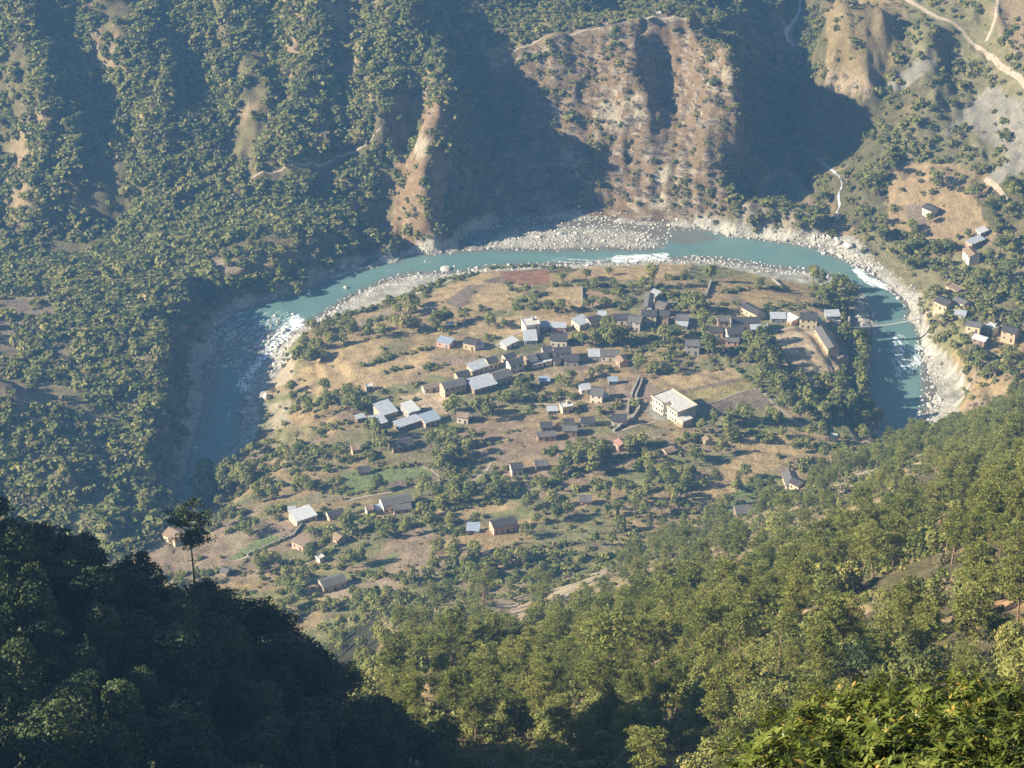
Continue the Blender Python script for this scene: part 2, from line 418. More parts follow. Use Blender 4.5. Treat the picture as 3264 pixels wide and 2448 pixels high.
def water_mat():
    m, nt, b = new_mat("glacial_water")
    fo = N_(nt, "ShaderNodeAttribute", attribute_name="foam")
    sh = N_(nt, "ShaderNodeAttribute", attribute_name="shallow")
    uv = N_(nt, "ShaderNodeAttribute", attribute_name="flow")
    n1 = N_(nt, "ShaderNodeTexNoise", i_Scale=1.0, i_Detail=6.0, i_Roughness=0.7)
    nt.links.new(uv.outputs['Vector'], n1.inputs['Vector'])
    mp = N_(nt, "ShaderNodeMapping"); mp.inputs['Scale'].default_value = (0.14, 0.14, 1)
    nt.links.new(uv.outputs['Vector'], mp.inputs['Vector'])
    n0 = N_(nt, "ShaderNodeTexNoise", i_Scale=1.0, i_Detail=3.0)
    nt.links.new(mp.outputs[0], n0.inputs['Vector'])
    base = N_(nt, "ShaderNodeMixRGB")
    base.inputs['Color1'].default_value = (0.085, 0.160, 0.148, 1); base.inputs['Color2'].default_value = (0.135, 0.225, 0.205, 1)
    nt.links.new(n0.outputs['Fac'], base.inputs['Fac'])
    bs = N_(nt, "ShaderNodeMixRGB"); bs.inputs['Color2'].default_value = (0.14, 0.125, 0.10, 1)
    nt.links.new(sh.outputs['Fac'], bs.inputs['Fac']); nt.links.new(base.outputs[0], bs.inputs['Color1'])
    # foam where noise rises above a level set by the rapids
    n4 = N_(nt, "ShaderNodeTexNoise", i_Scale=2.6, i_Detail=4.0, i_Roughness=0.7)
    nt.links.new(uv.outputs['Vector'], n4.inputs['Vector'])
    av = N_(nt, "ShaderNodeMath", operation='MULTIPLY_ADD'); av.inputs[1].default_value = 0.5
    hf = N_(nt, "ShaderNodeMath", operation='MULTIPLY'); hf.inputs[1].default_value = 0.5
    nt.links.new(n4.outputs['Fac'], hf.inputs[0]); nt.links.new(n1.outputs['Fac'], av.inputs[0]); nt.links.new(hf.outputs[0], av.inputs[2])
    sub = N_(nt, "ShaderNodeMath", operation='SUBTRACT'); sub.inputs[0].default_value = 0.74
    sc_ = N_(nt, "ShaderNodeMath", operation='MULTIPLY'); sc_.inputs[1].default_value = 0.28
    nt.links.new(fo.outputs['Fac'], sc_.inputs[0]); nt.links.new(sc_.outputs[0], sub.inputs[1])
    d = N_(nt, "ShaderNodeMath", operation='SUBTRACT'); nt.links.new(av.outputs[0], d.inputs[0]); nt.links.new(sub.outputs[0], d.inputs[1])
    g = N_(nt, "ShaderNodeMath", operation='MULTIPLY'); g.inputs[1].default_value = 14.0; g.use_clamp = True
    nt.links.new(d.outputs[0], g.inputs[0])
    mx = N_(nt, "ShaderNodeMixRGB"); mx.inputs['Color2'].default_value = (0.78, 0.84, 0.84, 1)
    nt.links.new(g.outputs[0], mx.inputs['Fac']); nt.links.new(bs.outputs[0], mx.inputs['Color1'])
    nt.links.new(mx.outputs[0], b.inputs['Base Color'])
    b.inputs['Roughness'].default_value = 0.3
    b.inputs['Specular IOR Level'].default_value = 0.35
    bp = N_(nt, "ShaderNodeBump", i_Strength=0.5, i_Distance=0.6)
    nt.links.new(n1.outputs['Fac'], bp.inputs['Height']); nt.links.new(bp.outputs[0], b.inputs['Normal'])
    return m

def leaf_mat(name, stops, rough=0.6, scale=0.25, transl=0.18):
    """foliage: each leaf clump takes its tone from the 'tone' attribute, each plant its own shift"""
    m, nt, b = new_mat(name)
    at = N_(nt, "ShaderNodeAttribute", attribute_name="tone")
    oi = N_(nt, "ShaderNodeObjectInfo")
    geo = N_(nt, "ShaderNodeNewGeometry")
    no = N_(nt, "ShaderNodeTexNoise", i_Scale=scale, i_Detail=3.0)
    nt.links.new(geo.outputs['Position'], no.inputs['Vector'])
    a = N_(nt, "ShaderNodeMath", operation='MULTIPLY_ADD'); a.inputs[1].default_value = 0.70
    nt.links.new(oi.outputs['Random'], a.inputs[0]); nt.links.new(at.outputs['Fac'], a.inputs[2])
    c = N_(nt, "ShaderNodeMath", operation='MULTIPLY_ADD'); c.inputs[1].default_value = 0.9
    nt.links.new(no.outputs['Fac'], c.inputs[0]); nt.links.new(a.outputs[0], c.inputs[2])
    mr = N_(nt, "ShaderNodeMapRange"); mr.inputs['From Min'].default_value = 0.3; mr.inputs['From Max'].default_value = 1.9
    nt.links.new(c.outputs[0], mr.inputs['Value'])
    r = N_(nt, "ShaderNodeValToRGB")
    els = r.color_ramp.elements
    while len(els) < len(stops):
        els.new(0.5)
    for i, s in enumerate(stops):
        els[i].position = i / (len(stops) - 1); els[i].color = tuple(s) + (1,)
    nt.links.new(mr.outputs[0], r.inputs['Fac'])
    nt.links.new(r.outputs[0], b.inputs['Base Color'])
    b.inputs['Roughness'].default_value = rough
    b.inputs['Specular IOR Level'].default_value = 0.25
    if transl > 0:
        tr = N_(nt, "ShaderNodeBsdfTranslucent")
        nt.links.new(r.outputs[0], tr.inputs['Color'])
        ms = N_(nt, "ShaderNodeMixShader"); ms.inputs[0].default_value = transl
        out = nt.nodes["Material Output"]
        nt.links.new(b.outputs[0], ms.inputs[1]); nt.links.new(tr.outputs[0], ms.inputs[2]); nt.links.new(ms.outputs[0], out.inputs['Surface'])
    return m

# ---------------------------------------------------------------- mesh helpers
def mesh_from(name, verts, faces, mats=(), smooth=False, fmat=None):
    me = bpy.data.meshes.new(name)
    verts = np.asarray(verts, np.float32)
    if isinstance(faces, np.ndarray):
        nf, k = faces.shape
        me.vertices.add(len(verts)); me.vertices.foreach_set("co", verts.ravel())
        me.loops.add(nf * k); me.loops.foreach_set("vertex_index", faces.astype(np.int32).ravel())
        me.polygons.add(nf); me.polygons.foreach_set("loop_start", (np.arange(nf) * k).astype(np.int32))
        me.polygons.foreach_set("loop_total", np.full(nf, k, np.int32)) if False else None
        me.update(calc_edges=True)
    else:
        me.from_pydata([tuple(map(float, v)) for v in verts], [], faces)
    for m in mats:
        me.materials.append(m)
    if fmat is not None:
        me.polygons.foreach_set("material_index", np.asarray(fmat, np.int32))
    if smooth:
        me.polygons.foreach_set("use_smooth", np.ones(len(me.polygons), bool))
    return me
def add_attr(me, name, vals, typ='FLOAT', dom='POINT'):
    a = me.attributes.new(name, typ, dom)
    v = np.asarray(vals, np.float32)
    if typ == 'FLOAT':
        a.data.foreach_set("value", v.ravel())
    elif typ == 'FLOAT_COLOR':
        a.data.foreach_set("color", np.concatenate([v, np.ones((len(v), 1), np.float32)], 1).ravel())
    else:
        a.data.foreach_set("vector", v.ravel())
def link(name, data, parent=None):
    o = bpy.data.objects.new(name, data)
    COL.objects.link(o)
    if parent is not None:
        o.parent = parent
    return o
def tag(o, label=None, cat=None, group=None, kind=None):
    for k, v in (('label', label), ('category', cat), ('group', group), ('kind', kind)):
        if v:
            o[k] = v
    return o

# ---------------------------------------------------------------- terrain surface colours (albedo of soil, straw, grass, gravel, rock)
STRAW, STRAW2, SOIL, GREEN, OLIVE, GRAVEL = (0.38, 0.275, 0.155), (0.31, 0.225, 0.125), (0.21, 0.16, 0.125), (0.17, 0.20, 0.085), (0.21, 0.19, 0.095), (0.40, 0.37, 0.33)
TAN, FOREST, SAND, RED, SCREE, PALE = (0.25, 0.165, 0.09), (0.115, 0.10, 0.052), (0.47, 0.36, 0.25), (0.27, 0.14, 0.09), (0.235, 0.215, 0.185), (0.48, 0.39, 0.28)
UU, VV = project((GX, np.maximum(GY, 5), GZ))
colr = np.zeros(GX.shape + (3,)) + np.array(OLIVE)
rock = np.zeros(GX.shape)
def blend(mask, c):
    global colr
    colr = colr * (1 - mask[..., None]) + np.array(c) * mask[..., None]
nA, nB, nC = fbm(GX, GY, 30, 201, 4), fbm(GX, GY, 12, 202, 4), fbm(GX, GY, 60, 203, 3)
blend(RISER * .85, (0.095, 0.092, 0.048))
valley = (GZ < 60) & (GY < 1225) & (GY > 700) & ~NEARMASK
blend(sstep(-0.25, 0.1, nA), STRAW2)
blend(sstep(0.18, 0.3, fbm(GX * .6, GY * 1.5, 40, 230, 2)) * 0.9, (0.27, 0.20, 0.145))
blend(sstep(0.22, 0.3, fbm(GX * .6, GY * 1.5, 34, 240, 2)) * 0.8, (0.20, 0.20, 0.09))
blend(sstep(0.25, 0.5, nB) * 0.7, SOIL)
ggy, ggx = np.gradient(GZ, YS, XS)
SL = np.hypot(ggx, ggy)
mount = (GY > 1140) & (GZ > RZ + 2.5) & (SL > 0.3)
blend(mount * 1.0, FOREST)
blend(mount * sstep(0.0, 0.35, nA), (0.22, 0.16, 0.09))
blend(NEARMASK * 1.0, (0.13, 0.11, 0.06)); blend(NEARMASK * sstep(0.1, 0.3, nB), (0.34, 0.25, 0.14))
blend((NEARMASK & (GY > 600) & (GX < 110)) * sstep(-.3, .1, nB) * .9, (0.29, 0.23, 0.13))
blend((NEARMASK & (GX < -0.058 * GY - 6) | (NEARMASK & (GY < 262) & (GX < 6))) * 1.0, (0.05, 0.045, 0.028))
PAINT = []
def paint(c, pts, col, rk=None, feather=0.0, cond=None):
    poly = [px(c, *p) for p in pts]
    m = in_poly(UU, VV, poly) & (GY > 120)
    if cond is not None:
        m &= cond
    blend(m * 1.0, col)
    if rk is not None:
        rock[m] = rk
far = (GY > 1100)
near = (~far)
# hillsides
paint('F', [(-300, 560), (470, 700), (460, 560), (880, 560), (1000, 200), (960, -300), (-300, -300)], (0.15, 0.125, 0.065))
blend(((UU < 960 * K) & (VV < 560 * K) & mount) * sstep(0.05, 0.4, nC + 0.5 * nB), (0.27, 0.20, 0.12))
paint('F', [(845, 520), (870, 230), (930, 190), (965, 260), (960, 520), (900, 545)], TAN, 0.5)
paint('F', [(600, 130), (700, 0), (720, 130), (660, 300), (630, 270)], (0.27, 0.19, 0.11), 0.5)
paint('F', [(1020, 500), (1150, 200), (1040, 130), (1250, 55), (1500, 30), (1620, 110), (1600, 300), (1560, 500)], (0.22, 0.15, 0.085), 1.0)
paint('F', [(1050, 130), (1240, 60), (1250, 20), (1100, 0), (1000, 60)], (0.24, 0.20, 0.10), 0.1)
paint('F', [(1580, 500), (1600, 420), (1780, 470), (1790, 540)], (0.30, 0.25, 0.18), 0.8)
paint('F', [(1785, -60), (1785, 195), (1880, 200), (1960, 110), (1940, -60)], (0.235, 0.175, 0.09), 0.25)
paint('F', [(1785, 150), (1790, 200), (1890, 205), (1880, 170)], (0.36, 0.27, 0.18), 1.0)
paint('F', [(1940, -60), (1990, 190), (1930, 330), (2300, 420), (2300, -60)], (0.18, 0.16, 0.085), 0.15)
paint('F', [(2070, 250), (2140, 190), (2300, 260), (2300, 420), (2160, 330)], SCREE, 0.3)
paint('F', [(2130, 20), (2300, -60), (2300, 180), (2180, 110)], (0.26, 0.19, 0.115), 0.6)
paint('q3', [(1690, 870), (1980, 560), (2080, 560), (1860, 740), (1730, 880)], SCREE, 0.2)
paint('q3', [(1920, 870), (2212, 640), (2212, 760), (1960, 930)], SCREE, 0.2)
paint('q3', [(1930, 1170), (2212, 970), (2300, 1050), (2100, 1180), (2000, 1200)], SCREE, 0.2)
paint('q3', [(1290, 580), (1500, 400), (1690, 370), (1500, 530), (1430, 590)], SCREE, 0.2)
paint('q3', [(1330, 1230), (1380, 1060), (1800, 1060), (1990, 1500), (1700, 1580), (1330, 1480)], (0.32, 0.23, 0.135), 0)
paint('q3', [(1430, 1330), (1590, 1320), (1580, 1500), (1500, 1500)], SOIL, 0)
paint('F', [(1860, 500), (2000, 560), (2300, 500), (2300, 760), (2000, 700), (1960, 640)], (0.22, 0.19, 0.10), 0)
paint('F', [(2120, 700), (2300, 700), (2300, 800), (2160, 780)], STRAW2, 0)
for q_ in ([(1290, 225), (1385, 200), (1392, 262), (1330, 280), (1275, 255)], [(1405, 372), (1450, 352), (1468, 372), (1420, 405)], [(1205, 318), (1240, 330), (1285, 400), (1262, 402)], [(1395, 425), (1440, 420), (1445, 455), (1405, 450)], [(1150, 190), (1180, 200), (1215, 270), (1190, 262)], [(1560, 150), (1590, 150), (1590, 210), (1565, 200)], [(895, 300), (930, 290), (925, 340), (900, 350)]):
    blend(in_poly(UU / K, VV / K, q_) * sstep(-.35, .05, fbm(GX, GY * .6 + GZ, 8, 280, 4)) * (GY > 1200), (0.44, 0.38, 0.29))
# lower left hill
lh = (GX < -120) & (GY < 1240) & (GY > 950)
paint('F', [(-300, 540), (200, 560), (440, 600), (460, 700), (400, 760), (400, 1100), (200, 1150), (-300, 1100)], (0.23, 0.19, 0.11), 0, cond=lh & (GX < -178))
paint('F', [(-300, 640), (120, 650), (170, 720), (60, 880), (-300, 880)], (0.20, 0.155, 0.12), 0, cond=lh)
# fields on the village terrace (crop coordinates)
paint('A', [(1360, 580), (1500, 430), (1700, 330), (2212, 150), (2400, 200), (2300, 600), (1850, 590), (1600, 560)], STRAW, cond=near | valley)
paint('A', [(1640, 510), (1880, 340), (2110, 335), (1990, 480), (1760, 590)], SOIL, cond=near | valley)
paint('A', [(2010, 300), (2240, 240), (2400, 240), (2400, 310), (2050, 330)], SOIL, cond=near | valley)
paint('A', [(720, 730), (1130, 560), (1100, 630), (900, 760)], (0.26, 0.21, 0.16))
paint('A', [(1130, 560), (1380, 470), (1500, 430), (1350, 520), (1200, 560)], GREEN)
paint('A', [(440, 980), (900, 890), (1100, 900), (1000, 1040), (700, 1190), (300, 1160)], STRAW)
paint('A', [(160, 1160), (900, 1150), (1450, 1010), (1500, 1120), (1300, 1290), (700, 1500), (200, 1440)], STRAW)
paint('A', [(1090, 1300), (1290, 1200), (1480, 1180), (1430, 1300), (1250, 1360)], (0.33, 0.24, 0.15))
paint('A', [(1850, 740), (2400, 720), (2400, 850), (2100, 880), (1830, 780)], STRAW)
paint('B', [(0, 470), (180, 330), (420, 340), (600, 400), (300, 520), (0, 560)], STRAW)
paint('B', [(270, 200), (800, 190), (800, 340), (400, 330)], RED)
paint('B', [(640, 480), (820, 350), (1120, 350), (1120, 560), (900, 560)], STRAW)
paint('B', [(960, 250), (1160, 150), (1600, 110), (2212, 110), (2212, 200), (1900, 290), (1400, 290)], STRAW)
paint('B', [(860, 150), (1060, 140), (1090, 190), (900, 200)], RED)
paint('B', [(1130, 370), (1450, 450), (1420, 600), (1130, 560)], (0.30, 0.21, 0.13))
paint('B', [(1540, 400), (1760, 390), (1740, 480), (1560, 470)], SOIL)
paint('B', [(250, 670), (700, 640), (1000, 680), (980, 740), (520, 740), (240, 760)], STRAW)
paint('B', [(0, 740), (480, 760), (300, 830), (0, 850)], STRAW)
paint('B', [(470, 540), (560, 540), (600, 620), (440, 640)], STRAW2)
paint('B', [(540, 1260), (900, 1120), (1500, 1070), (1530, 1130), (1300, 1230), (880, 1260), (620, 1310)], (0.34, 0.25, 0.16))
paint('B', [(880, 1130), (1150, 1110), (1200, 1190), (950, 1230)], SOIL)
paint('B', [(1850, 1130), (2212, 1070), (2212, 1180), (1980, 1200)], SOIL)
paint('B', [(1340, 1340), (1640, 1270), (1620, 1460), (1400, 1480), (1380, 1400)], (0.26, 0.19, 0.14))
paint('B', [(1740, 1300), (1800, 1280), (1900, 1420), (1830, 1480), (1700, 1470)], (0.26, 0.19, 0.14))
paint('C', [(560, 120), (1100, 60), (1500, 200), (1640, 260), (1560, 380), (1250, 340), (500, 260)], STRAW2)
paint('C', [(700, 80), (1100, 60), (1300, 140), (900, 200)], (0.30, 0.24, 0.11))
paint('C', [(1180, 700), (1290, 660), (1620, 610), (1720, 830), (1790, 900), (1240, 880)], SAND)
paint('C', [(1240, 880), (1790, 900), (1850, 960), (1850, 1100), (1500, 1060), (1300, 960)], (0.40, 0.30, 0.20))
paint('C', [(1640, 1100), (2060, 1060), (2080, 1280), (1700, 1290)], STRAW2)
# fields round the flat roofed school (crop E)
paint('E', [(1150, 190), (1500, 100), (1990, 70), (2140, 160), (1450, 310), (1330, 310)], STRAW)
paint('E', [(1440, 300), (2120, 170), (2160, 200), (1480, 330)], SOIL)
paint('E', [(1480, 330), (2160, 195), (2212, 260), (2130, 300), (1740, 440), (1560, 400)], (0.30, 0.24, 0.11))
paint('E', [(1740, 440), (2130, 310), (2212, 280), (2400, 260), (2420, 420), (2100, 530), (1910, 570)], SOIL)
paint('E', [(1130, 490), (1240, 440), (1390, 560), (1350, 610), (1230, 600)], (0.30, 0.28, 0.26))
paint('E', [(1000, 620), (1090, 510), (1230, 600), (900, 680)], (0.28, 0.20, 0.14))
paint('E', [(0, 770), (560, 700), (660, 740), (450, 880), (0, 970)], (0.27, 0.19, 0.135))
paint('E', [(450, 710), (560, 705), (560, 790), (470, 830)], (0.16, 0.12, 0.10))
paint('E', [(600, 1100), (1140, 940), (1150, 980), (760, 1150), (400, 1330), (0, 1400), (0, 1340), (300, 1220)], (0.29, 0.21, 0.145))
paint('E', [(0, 1480), (700, 1350), (720, 1400), (420, 1510), (0, 1640)], STRAW2)
paint('E', [(1560, 1400), (1900, 1080), (2212, 860), (2420, 800), (2500, 900), (2212, 1180), (1780, 1500)], STRAW)
paint('E', [(1780, 1500), (2212, 1190), (2300, 1230), (2212, 1400), (1900, 1560)], GREEN)
paint('E', [(1900, 1560), (2212, 1400), (2350, 1400), (2212, 1560)], SOIL)
# lower terraces (crops D, G, H)
paint('D', [(1100, 570), (1300, 480), (1850, 430), (1930, 590), (2212, 560), (2212, 720), (1700, 830), (1300, 660)], (0.27, 0.195, 0.135))
paint('D', [(0, 960), (770, 900), (900, 990), (400, 1080), (0, 1210)], GREEN)
paint('D', [(400, 1070), (900, 985), (990, 1020), (700, 1090), (430, 1120)], SOIL)
paint('D', [(900, 1360), (1680, 1260), (1800, 1300), (1300, 1420), (900, 1480)], STRAW)
paint('D', [(500, 220), (820, 150), (1060, 170), (1030, 390), (900, 380), (700, 240)], SAND)
paint('H', [(400, 400), (760, 430), (830, 480), (560, 520), (420, 480)], (0.28, 0.21, 0.14))
paint('H', [(780, 680), (900, 610), (1120, 570), (1230, 640), (1180, 700), (1330, 850), (1300, 1000), (1150, 1100), (800, 1120), (250, 1000), (600, 900)], (0.29, 0.215, 0.15))
paint('H', [(430, 1050), (820, 820), (860, 860), (560, 1080)], GREEN)
paint('H', [(100, 1200), (560, 1100), (900, 1110), (750, 1260), (100, 1370)], (0.33, 0.25, 0.175))
paint('H', [(1240, 640), (2212, 480), (2212, 680), (1700, 800), (1300, 740)], STRAW2)
paint('G', [(520, 780), (1000, 540), (1400, 320), (1330, 440), (1050, 640), (800, 760)], (0.32, 0.235, 0.16))
paint('G', [(1350, 600), (1480, 500), (1680, 500), (1700, 600), (1560, 660)], (0.28, 0.20, 0.15))
paint('G', [(1180, 780), (1450, 630), (1560, 670), (1250, 880), (1060, 900)], GREEN)
paint('G', [(1040, 640), (1200, 560), (1230, 780), (1050, 820)], (0.30, 0.25, 0.16))
paint('G', [(1720, 290), (2212, 100), (2212, 260), (1900, 340)], (0.25, 0.21, 0.13))
paint('q5', [(250, 1360), (700, 1120), (1140, 1190), (800, 1280), (500, 1420), (60, 1640), (40, 1560)], STRAW)
paint('q5', [(1000, 1540), (930, 1480), (1110, 1400), (1560, 1270), (1560, 1330), (1160, 1470)], PALE, 0.2)
paint('q7', [(1270, 520), (1460, 440), (1720, 370), (1740, 420), (1520, 500), (1500, 590)], (0.42, 0.34, 0.24), 0.1)
paint('q7', [(940, 500), (1060, 540), (1260, 600), (1200, 720), (1000, 680)], (0.44, 0.33, 0.24), 0.2)
paint('q4', [(1740, 660), (1900, 660), (1900, 800), (1700, 900), (1640, 880)], PALE, 0.3)
paint('q4', [(1700, 960), (1880, 940), (1880, 1100), (1740, 1130)], (0.33, 0.28, 0.2), 0)
nm = NEARMASK
paint('q8', [(1140, 840), (1180, 740), (1260, 730), (1430, 760), (1480, 900), (1330, 1100), (1190, 1100)], (0.50, 0.36, 0.21), 0, cond=nm)
paint('q8', [(1080, 610), (1160, 610), (1220, 690), (1150, 720)], (0.50, 0.34, 0.2), 0, cond=nm)
paint('q8', [(1980, 590), (2300, 520), (2300, 620), (1990, 640)], (0.50, 0.30, 0.17), 0, cond=nm)
paint('q8', [(380, 1150), (600, 1160), (560, 1290), (380, 1280)], (0.44, 0.31, 0.17), 0, cond=nm)
paint('q7', [(430, 1170), (640, 1080), (760, 1100), (600, 1330), (500, 1370)], (0.44, 0.31, 0.17), 0, cond=nm)
# gravel and stones along the river
NS = [at_z(u * K, v * K, RZ)[:2] for u, v in NEAR_SHORE]; FS = [at_z(u * K, v * K, RZ)[:2] for u, v in FAR_SHORE]
RIVER = NS + FS[::-1]
vz = (GY > 840) & (GY < 1330) & (np.abs(GX) < 330)
dN = np.full(GX.shape, 1e3); dF = np.full(GX.shape, 1e3)
dN[vz] = seg_dist(GX[vz], GY[vz], NS); dF[vz] = seg_dist(GX[vz], GY[vz], FS)
inr = np.zeros(GX.shape, bool); inr[vz] = in_poly(GX[vz], GY[vz], RIVER)
low = sstep(RZ + 6.5, RZ + 4.0, GZ + nB * 1.5)
shore = np.maximum(np.where(GX < 105, sstep(6, 3, dF + nB * 4), sstep(11, 6, dF + nB * 4)), sstep(13, 7, dN + nB * 4)) * low
shore = shore * np.where((GX < -134) & (GY < 1150) & (dF < dN), 0.35, 1) * np.where((GX < -22) & (dF < dN), sstep(6.5, 3.0, dF + nB * 5), 1)  # pale gravel cut back on the gorge side, its shade put into the colour
shore = np.maximum(shore, inr * np.where((GX < -128) & (GY < 1100), .5, 1.0))
blend(shore, GRAVEL); rock[shore > 0.5] = 0

for c, pts in (('A', [(430, 690), (460, 600), (560, 500), (850, 330), (1100, 250), (1430, 190), (1750, 230), (1780, 260), (1620, 330), (1300, 450), (1080, 490), (700, 640)]),
               ('C', [(640, 0), (900, 60), (1100, 110), (1500, 180), (1900, 260), (2010, 300), (2000, 200), (1700, 60), (1400, -30), (1000, -60), (700, -60)]),
               ('q5', [(1590, 540), (1760, 680), (1880, 880), (1740, 1090), (1620, 980), (1640, 840), (1600, 700)]),
               ('q4', [(1380, 440), (1900, 640), (1700, 900), (1600, 1280), (1560, 1000), (1600, 840), (1500, 700), (1400, 620)]),
               ('F', [(385, 770), (470, 720), (476, 800), (440, 900), (420, 1000), (375, 1000)]),
               ('q3', [(0, 1480), (300, 1500), (800, 1500), (1100, 1530), (1250, 1659), (1000, 1659), (500, 1600), (0, 1530)])):
    paint(c, pts, GRAVEL, 0, cond=(GY > 950) & (GZ < RZ + (10.5 if c in 'AC' else 7.5)))
gr = (np.abs(colr - np.array(GRAVEL)).sum(-1) < .05); blend(gr * sstep(0, .35, fbm(GX, GY, 6, 260, 3)) * .6, (0.24, 0.22, 0.19)); blend(gr * sstep(.1, .35, fbm(GX, GY, 9, 262, 3)) * .5, (0.52, 0.49, 0.44))
blend((GZ < RZ - 0.4) * 1.0, (0.16, 0.16, 0.13))
blend(inr * sstep(RZ + .6, RZ, GZ) * 0.7, (0.2, 0.19, 0.16))

colr = colr * np.array([0.99, 1.01, 0.94])
nx, ny = len(XS), len(YS)
verts = np.stack([GX, GY, GZ], -1).reshape(-1, 3)
ii = np.arange(ny - 1)[:, None] * nx + np.arange(nx - 1)[None, :]
faces = np.stack([ii, ii + 1, ii + nx + 1, ii + nx], -1).reshape(-1, 4)
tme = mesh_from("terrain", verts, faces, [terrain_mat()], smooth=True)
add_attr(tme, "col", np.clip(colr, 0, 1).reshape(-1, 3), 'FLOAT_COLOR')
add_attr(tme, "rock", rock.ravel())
tag(link("terrain", tme), kind='structure')

# ---------------------------------------------------------------- river
wx = axis([(-420, 420, 2.2)]); wy = axis([(850, 1600, 2.2)])
WX, WY = np.meshgrid(wx, wy)
WU, WV = project((WX, WY, np.full(WX.shape, RZ)))
FOAM = [('F', [(640, 700), (575, 780), (535, 830)], 30, 1.15), ('F', [(510, 690), (600, 710), (560, 770)], 60, 0.78), ('F', [(440, 860), (480, 960)], 30, .4), ('F', [(600, 650), (680, 670)], 30, .45), ('F', [(505, 830), (495, 930), (470, 990)], 26, 0.62),
        ('F', [(1330, 560), (1440, 555)], 12, 1.15), ('F', [(1180, 560), (1320, 562)], 9, .8), ('F', [(1450, 545), (1560, 545), (1540, 520)], 14, 0.45), ('F', [(1210, 565), (1290, 568)], 7, 0.85),
        ('F', [(800, 578), (850, 570)], 16, 0.5), ('F', [(690, 610), (720, 610)], 16, 0.35), ('F', [(1820, 548), (1850, 562)], 7, 0.95), ('F', [(1850, 585), (1880, 608), (1915, 618)], 12, 1.2), ('F', [(1930, 640), (1950, 660)], 14, .4),
        ('F', [(1940, 740), (1950, 800), (1990, 760)], 30, 0.95), ('F', [(1960, 860), (1940, 900)], 18, 0.5), ('F', [(1500, 510), (1560, 530)], 16, .4), ('F', [(1960, 560), (1970, 575)], 10, .2), ('F', [(640, 590), (1000, 555)], 30, .18)]
foam = np.zeros(WX.shape)
for c, ln, rad, s in FOAM:
    d = seg_dist(WU / K, WV / K, ln)
    foam = np.maximum(foam, s * sstep(rad * 1.5, rad * 0.3, d))
foam = np.maximum(foam, 0.1)
dep = RZ - bil(GZ, XS, YS, WX, WY)
shal = sstep(1.4, 0.1, dep)
shal = np.maximum(shal, .85 * in_poly(WU / K, WV / K, [(470, 705), (540, 690), (600, 700), (590, 735), (540, 790), (505, 815), (465, 770)]) * sstep(-.25, .1, fbm(WX, WY, 7, 8, 3)))
shal = np.maximum(shal, .7 * in_poly(WU / K, WV / K, [(1060, 470), (1320, 470), (1480, 490), (1560, 515), (1480, 530), (1380, 505)]))
foam = np.maximum(foam, sstep(0.5, 0.0, np.abs(dep)) * 0.45)
# flow coordinate: angle-like along the bend and distance across
cxr, cyr = 10.0, 1040.0
ang = np.arctan2(WY - cyr, (WX - cxr) * 0.75); rad_ = np.hypot(WX - cxr, WY - cyr)
flow = np.stack([ang * 60 / 3.2, rad_ / 2.0, np.zeros_like(ang)], -1).reshape(-1, 3)
n2x, n2y = len(wx), len(wy)
wz = RZ + fbm(WX, WY, 6, 5, 3) * (0.05 + foam * 0.5)
wv = np.stack([WX, WY, wz], -1).reshape(-1, 3)
ii = np.arange(n2y - 1)[:, None] * n2x + np.arange(n2x - 1)[None, :]
wf = np.stack([ii, ii + 1, ii + n2x + 1, ii + n2x], -1).reshape(-1, 4)
# keep the faces near the river only
mnear = (np.abs(GX) < 1e9)
rp = in_poly(WX, WY, RIVER) | (np.minimum(seg_dist(WX, WY, NS), seg_dist(WX, WY, FS)) < 9)
keep = ((dep > -1.2) & rp)[:-1, :-1].reshape(-1)
wme = mesh_from("river", wv, wf[keep], [water_mat()], smooth=True)
add_attr(wme, "foam", foam.ravel()); add_attr(wme, "shallow", shal.ravel()); add_attr(wme, "flow", flow, 'FLOAT_VECTOR')
tag(link("river", wme), kind='structure')

# ---------------------------------------------------------------- small building kit
class MB:
    def __init__(s):
        s.v, s.f = [], []
    def add(s, vs, fs):
        b = len(s.v); s.v += [tuple(v) for v in vs]; s.f += [tuple(i + b for i in f) for f in fs]; return s
    def box(s, x0, x1, y0, y1, z0, z1):
        return s.add([(x0, y0, z0), (x1, y0, z0), (x1, y1, z0), (x0, y1, z0), (x0, y0, z1), (x1, y0, z1), (x1, y1, z1), (x0, y1, z1)],
                     [(0, 3, 2, 1), (4, 5, 6, 7), (0, 1, 5, 4), (1, 2, 6, 5), (2, 3, 7, 6), (3, 0, 4, 7)])
    def tube(s, a, b, ra, rb, n=6):
        a, b = Vector(a), Vector(b); d = (b - a)
        q = d.to_track_quat('Z', 'Y') if d.length > 1e-6 else Matrix.Identity(3).to_quaternion()
        vs = []
        for p, r in ((a, ra), (b, rb)):
            for i in range(n):
                t = 2 * math.pi * i / n
                vs.append(p + q @ Vector((r * math.cos(t), r * math.sin(t), 0)))
        return s.add(vs, [(i, (i + 1) % n, n + (i + 1) % n, n + i) for i in range(n)] + [tuple(range(n - 1, -1, -1)), tuple(range(n, 2 * n))])
    def build(s, name, mat, parent=None, smooth=False):
        me = bpy.data.meshes.new(name); me.from_pydata(s.v, [], s.f); me.materials.append(mat)
        if smooth:
            me.polygons.foreach_set("use_smooth", [True] * len(me.polygons))
        return link(name, me, parent)

